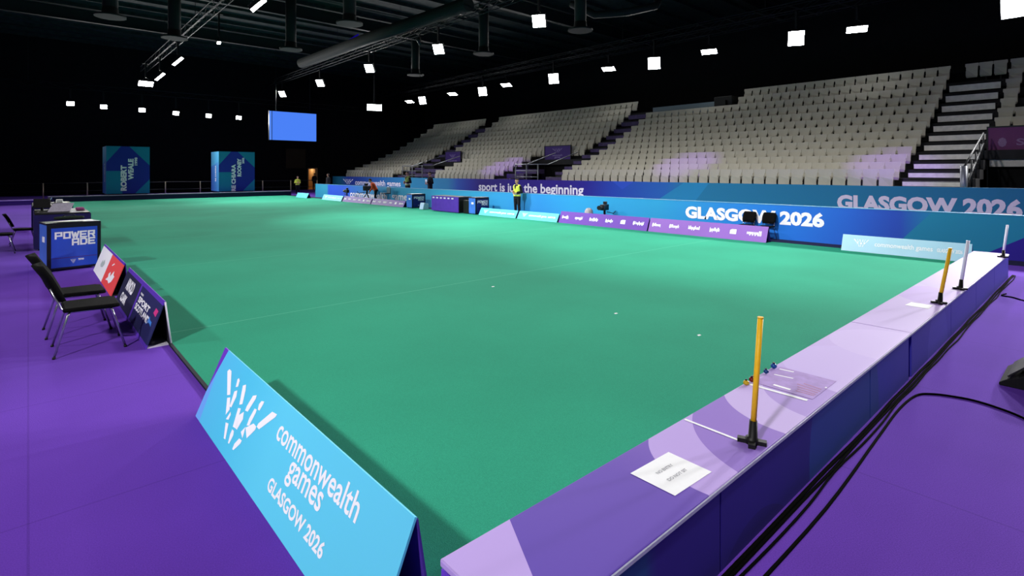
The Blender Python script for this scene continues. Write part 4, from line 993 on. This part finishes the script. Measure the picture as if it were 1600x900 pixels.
for (x, y, lab) in [(11.4, 32, 'air diffuser left of centre hanging on a long round duct'), (2.8, 30.7, 'air diffuser near the top left of the roof'), (11.5, 24.5, 'air diffuser near the roof beside the violet strip light'), (21.3, 34.4, 'small far air diffuser above the middle of the stand'), (20.5, 25.4, 'air diffuser between two square floodlights above the stand'), (20.7, 17.9, 'air diffuser right of the largest centre floodlight'), (5.8, 33.4, 'air diffuser beside the left line of floodlights')]:
    drop(x, y, 9.0, lab)
o = MB().tube([(16.0, 21, 10.1), (15.6, 30, 10.1), (15.4, 41, 10.1)], .36, 14).build('air_duct', GREENISH, None, loc=(15.6, 30, 10.1)); tag(o, 'long straight round air duct slung below the roof', 'duct')
for pts, lab in (([(25.5, 16.5, 12.0), (25.0, 16.2, 11.0), (24.2, 15.8, 10.5), (23.2, 16.8, 10.2), (22.6, 18.5, 10.3), (22.4, 20, 11.2)], 'curved pale flexible air hose under the roof above the stand'), ([(21.5, 13.5, 12.2), (20.5, 13.4, 11.2), (20.0, 14.2, 10.8), (20.2, 15.5, 11.2), (20.6, 16.6, 12.2)], 'looped flexible air hose at the top of the picture')):
    cu = [Vector(p) for p in pts]; o = MB().tube([cu[0].lerp(cu[1], .5)] + cu[1:], .2, 10).build('air_hose', GREENISH, None, loc=pts[1]); tag(o, lab, 'duct')
o = MB().tube([(16.7, 41.3, 10.55), (15.5, 31.8, 10.55)], .05, 8).build('strip_light', emit('violet_strip', '#1d10a0', .45), None, loc=(16, 36, 10.55)); tag(o, 'thin violet strip light under the dark roof', 'lamp')

HOUS = mat('lamp_housing', '#101114', .5)
def floodlight(x, y, z, wd, ht, aim, power, lab, group, hang=None, spread=None):
    t = thing('floodlight', lab, 'floodlight', (x, y, z), group=group); hg = (TZ if hang is None else hang) - z
    d = (Vector(aim) - Vector((x, y, z))).normalized(); q = d.to_track_quat('-Z', 'Y').to_matrix()
    def tr(mb): mb.v = [q @ p for p in mb.v]; return mb
    h = MB(); h.box(-wd / 2 - .03, wd / 2 + .03, -ht / 2 - .03, ht / 2 + .03, .0, .14)
    for i in range(5): h.box(-wd / 2, wd / 2, -ht / 2 + ht * (i + .3) / 5, -ht / 2 + ht * (i + .5) / 5, .14, .2)
    tr(h).build('housing', HOUS, t)
    tr(bb(-wd / 2, wd / 2, -ht / 2, ht / 2, -.006, .0)).build('lens', LENS, t)
    y1 = MB(); y1.tube([q @ Vector((-wd / 2 - .06, 0, .05)), q @ Vector((-wd / 2 - .06, 0, .05)) + Vector((0, 0, .0)), Vector((0, 0, .5))], .02, 6); y1.tube([q @ Vector((wd / 2 + .06, 0, .05)), Vector((0, 0, .5))], .02, 6); y1.box(-.05, .05, -.05, .05, .45, hg + .03); y1.box(-.24, .24, -.05, .05, hg - .02, hg + .03)
    y1.build('yoke', HOUS, t)
    a = bpy.data.lights.new('floodlight_beam', 'AREA'); a.shape = 'RECTANGLE'; a.size = wd; a.size_y = ht; a.energy = power; a.color = (1, .98, .97); a.spread = math.radians(spread or SPREAD)
    ao = bpy.data.objects.new('floodlight_beam', a); link(ao, t); ao.location = d * .02; ao.rotation_euler = q.to_euler()
def at(px, py, z):
    tt = (px - 800) / FOC; dd = (z - EYE) * FOC / (267 - py); return dd * (.668 + .744 * tt), dd * (.744 - .668 * tt)
def onx(px, py, X):
    tt = (px - 800) / FOC; dd = X / (.668 + .744 * tt); return X, dd * (.744 - .668 * tt), EYE + (267 - py) / FOC * dd
def ony(px, py, Y):
    tt = (px - 800) / FOC; dd = Y / (.744 - .668 * tt); return dd * (.668 + .744 * tt), Y, EYE + (267 - py) / FOC * dd
def fl_row(pix, X, wd, ht, aimf, power, desc, group, Y=None, hang=None, spread=None):
    for i, (px, py) in enumerate(pix):
        x, y, z = onx(px, py, X) if Y is None else ony(px, py, Y)
        floodlight(x, y, z, wd, ht, aimf(x, y), power, desc % ORD[i], group, hang, spread)
fl_row([(842, 33), (685, 77), (577, 107), (500, 130), (441, 147)], ROW1, .56, .56, lambda x, y: (7, y - 7, 0), FLOOD_W, 'square white floodlight, %s along the centre line over the boards', 'square floodlights over the boards')
fl_row([(1244, 60), (1022, 99), (865, 123), (754, 143), (660, 157)], ROW2, .7, .7, lambda x, y: (8, y - 11, 0), FLOOD_W, 'square white floodlight, %s from the right above the stand', 'square floodlights above the stand')
fl_row([(1339, 46), (1108, 81), (951, 108), (791, 133), (707, 147), (640, 159)], ROW3, .85, .5, lambda x, y: (x - 3.2, y - 1.2, 0), FLOOD_W * .04, 'thin slanted floodlight, %s from the right above the seats', 'thin floodlights above the seats')
fl_row([(404, 8), (278, 96), (250, 120)], ROWL, .4, .7, lambda x, y: (14, y - 4, 0), FLOOD_W * 1.3, 'tall narrow floodlight, %s along the left line of lights', 'floodlights in the left line', spread=84)
fl_row([(228, 131)], ROWL - .4, .9, .45, lambda x, y: (x + .5, y - 8, 0), FLOOD_W * .5, 'flat floodlight, %s below the left line of lights', 'floodlights in the left line')
fl_row([(110, 162), (162, 167), (222, 172), (275, 177), (326, 181), (373, 184)], None, .44, .3, lambda x, y: (x + 3, 18, 0), FLOOD_W * .5, 'small distant floodlight, %s from the left on the far wall', 'distant floodlights at the far end', 53, 8.2)
x, y, z = onx(342, 67, 9.4); floodlight(x, y, z, .2, .2, (x, y - 9, 2), 20, 'tiny spotlight under the roof left of centre', None, 12.34)
x, y, z = onx(585, 168, 22); floodlight(x, y, z, 1.2, .5, (6, 8, 1.5), FLOOD_W, 'dazzling wide floodlight right of the blue video screen', None, 12.34)
x, y, z = onx(1590, 10, ROW2); floodlight(x, y, z, .95, .8, (5, 2, 0), RIGHT_W, 'dazzling floodlight cut by the top right picture corner', None)
for i, yy in enumerate((15.5, 7.0)):  # added unseen lamps that brighten the blue board and barrier top
    floodlight(ROWL, yy, 8.7, .45, .75, (15, yy - 1, 0), FLOOD_W * 1.3, 'tall narrow floodlight out of view over the green, %s nearer the camera' % ORD[i], 'floodlights in the left line', None, 84)
for i, yy in enumerate((-2.5, -7)):
    floodlight(ROW2, yy, 8.9, .95, .8, (8 - 2 * i, -1.5, 0), RIGHT_W, 'square floodlight out of view right of the stand, %s beyond the picture edge' % ORD[i], 'floodlights right of the stand')
for i, (yy, pw) in enumerate(((-.5, KEY_W), (12, SIDE_W), (24, SIDE_W), (36, SIDE_W))):
    floodlight(-8.0, yy, 9.2, .66, .66, (3, yy + (5.5 if i == 0 else 0), 0), pw, 'square floodlight out of view on the left truss, %s from the camera' % ORD[i], 'floodlights on the left truss', None, 74)
# purple wash lights on the front seats
def wash(x, y, z, aim, power, lab, ang=14):
    t = thing('wash_light', lab, 'lamp', (x, y, z), group='violet wash lights')
    d = (Vector(aim) - Vector((x, y, z))).normalized()
    MB().tube([-d * .3, d * .02], .13, 12, caps=True).build('can', HOUS, t); MB().tube([d * .02, d * .12], .135, 12, caps=False).build('hood', HOUS, t); MB().tube([Vector((0, 0, 0)), Vector((0, 0, .52))], .03, 6).box(-.24, .24, -.03, .03, .48, .53).build('clamp', HOUS, t)
    a = bpy.data.lights.new('wash_beam', 'SPOT'); a.energy = power; a.color = (.36, .16, 1.0); a.spot_size = math.radians(ang); a.spot_blend = .8; a.shadow_soft_size = .08
    ao = bpy.data.objects.new('wash_beam', a); link(ao, t); ao.location = d * .05; ao.rotation_euler = d.to_track_quat('-Z', 'Y').to_euler()
for i, (yy, xx, zz) in enumerate(((13.6, 23.2, 2.3), (26.8, 23.2, 2.3), (5.2, 23.0, 2.2), (2.0, 2, 0))[:3]):
    wash(ROW1, yy, 9.4, (xx, yy, zz), 3600, 'violet wash light on the board truss aimed at front seats, %s' % ['middle of three', 'farthest of three', 'nearest of three'][i], 22)
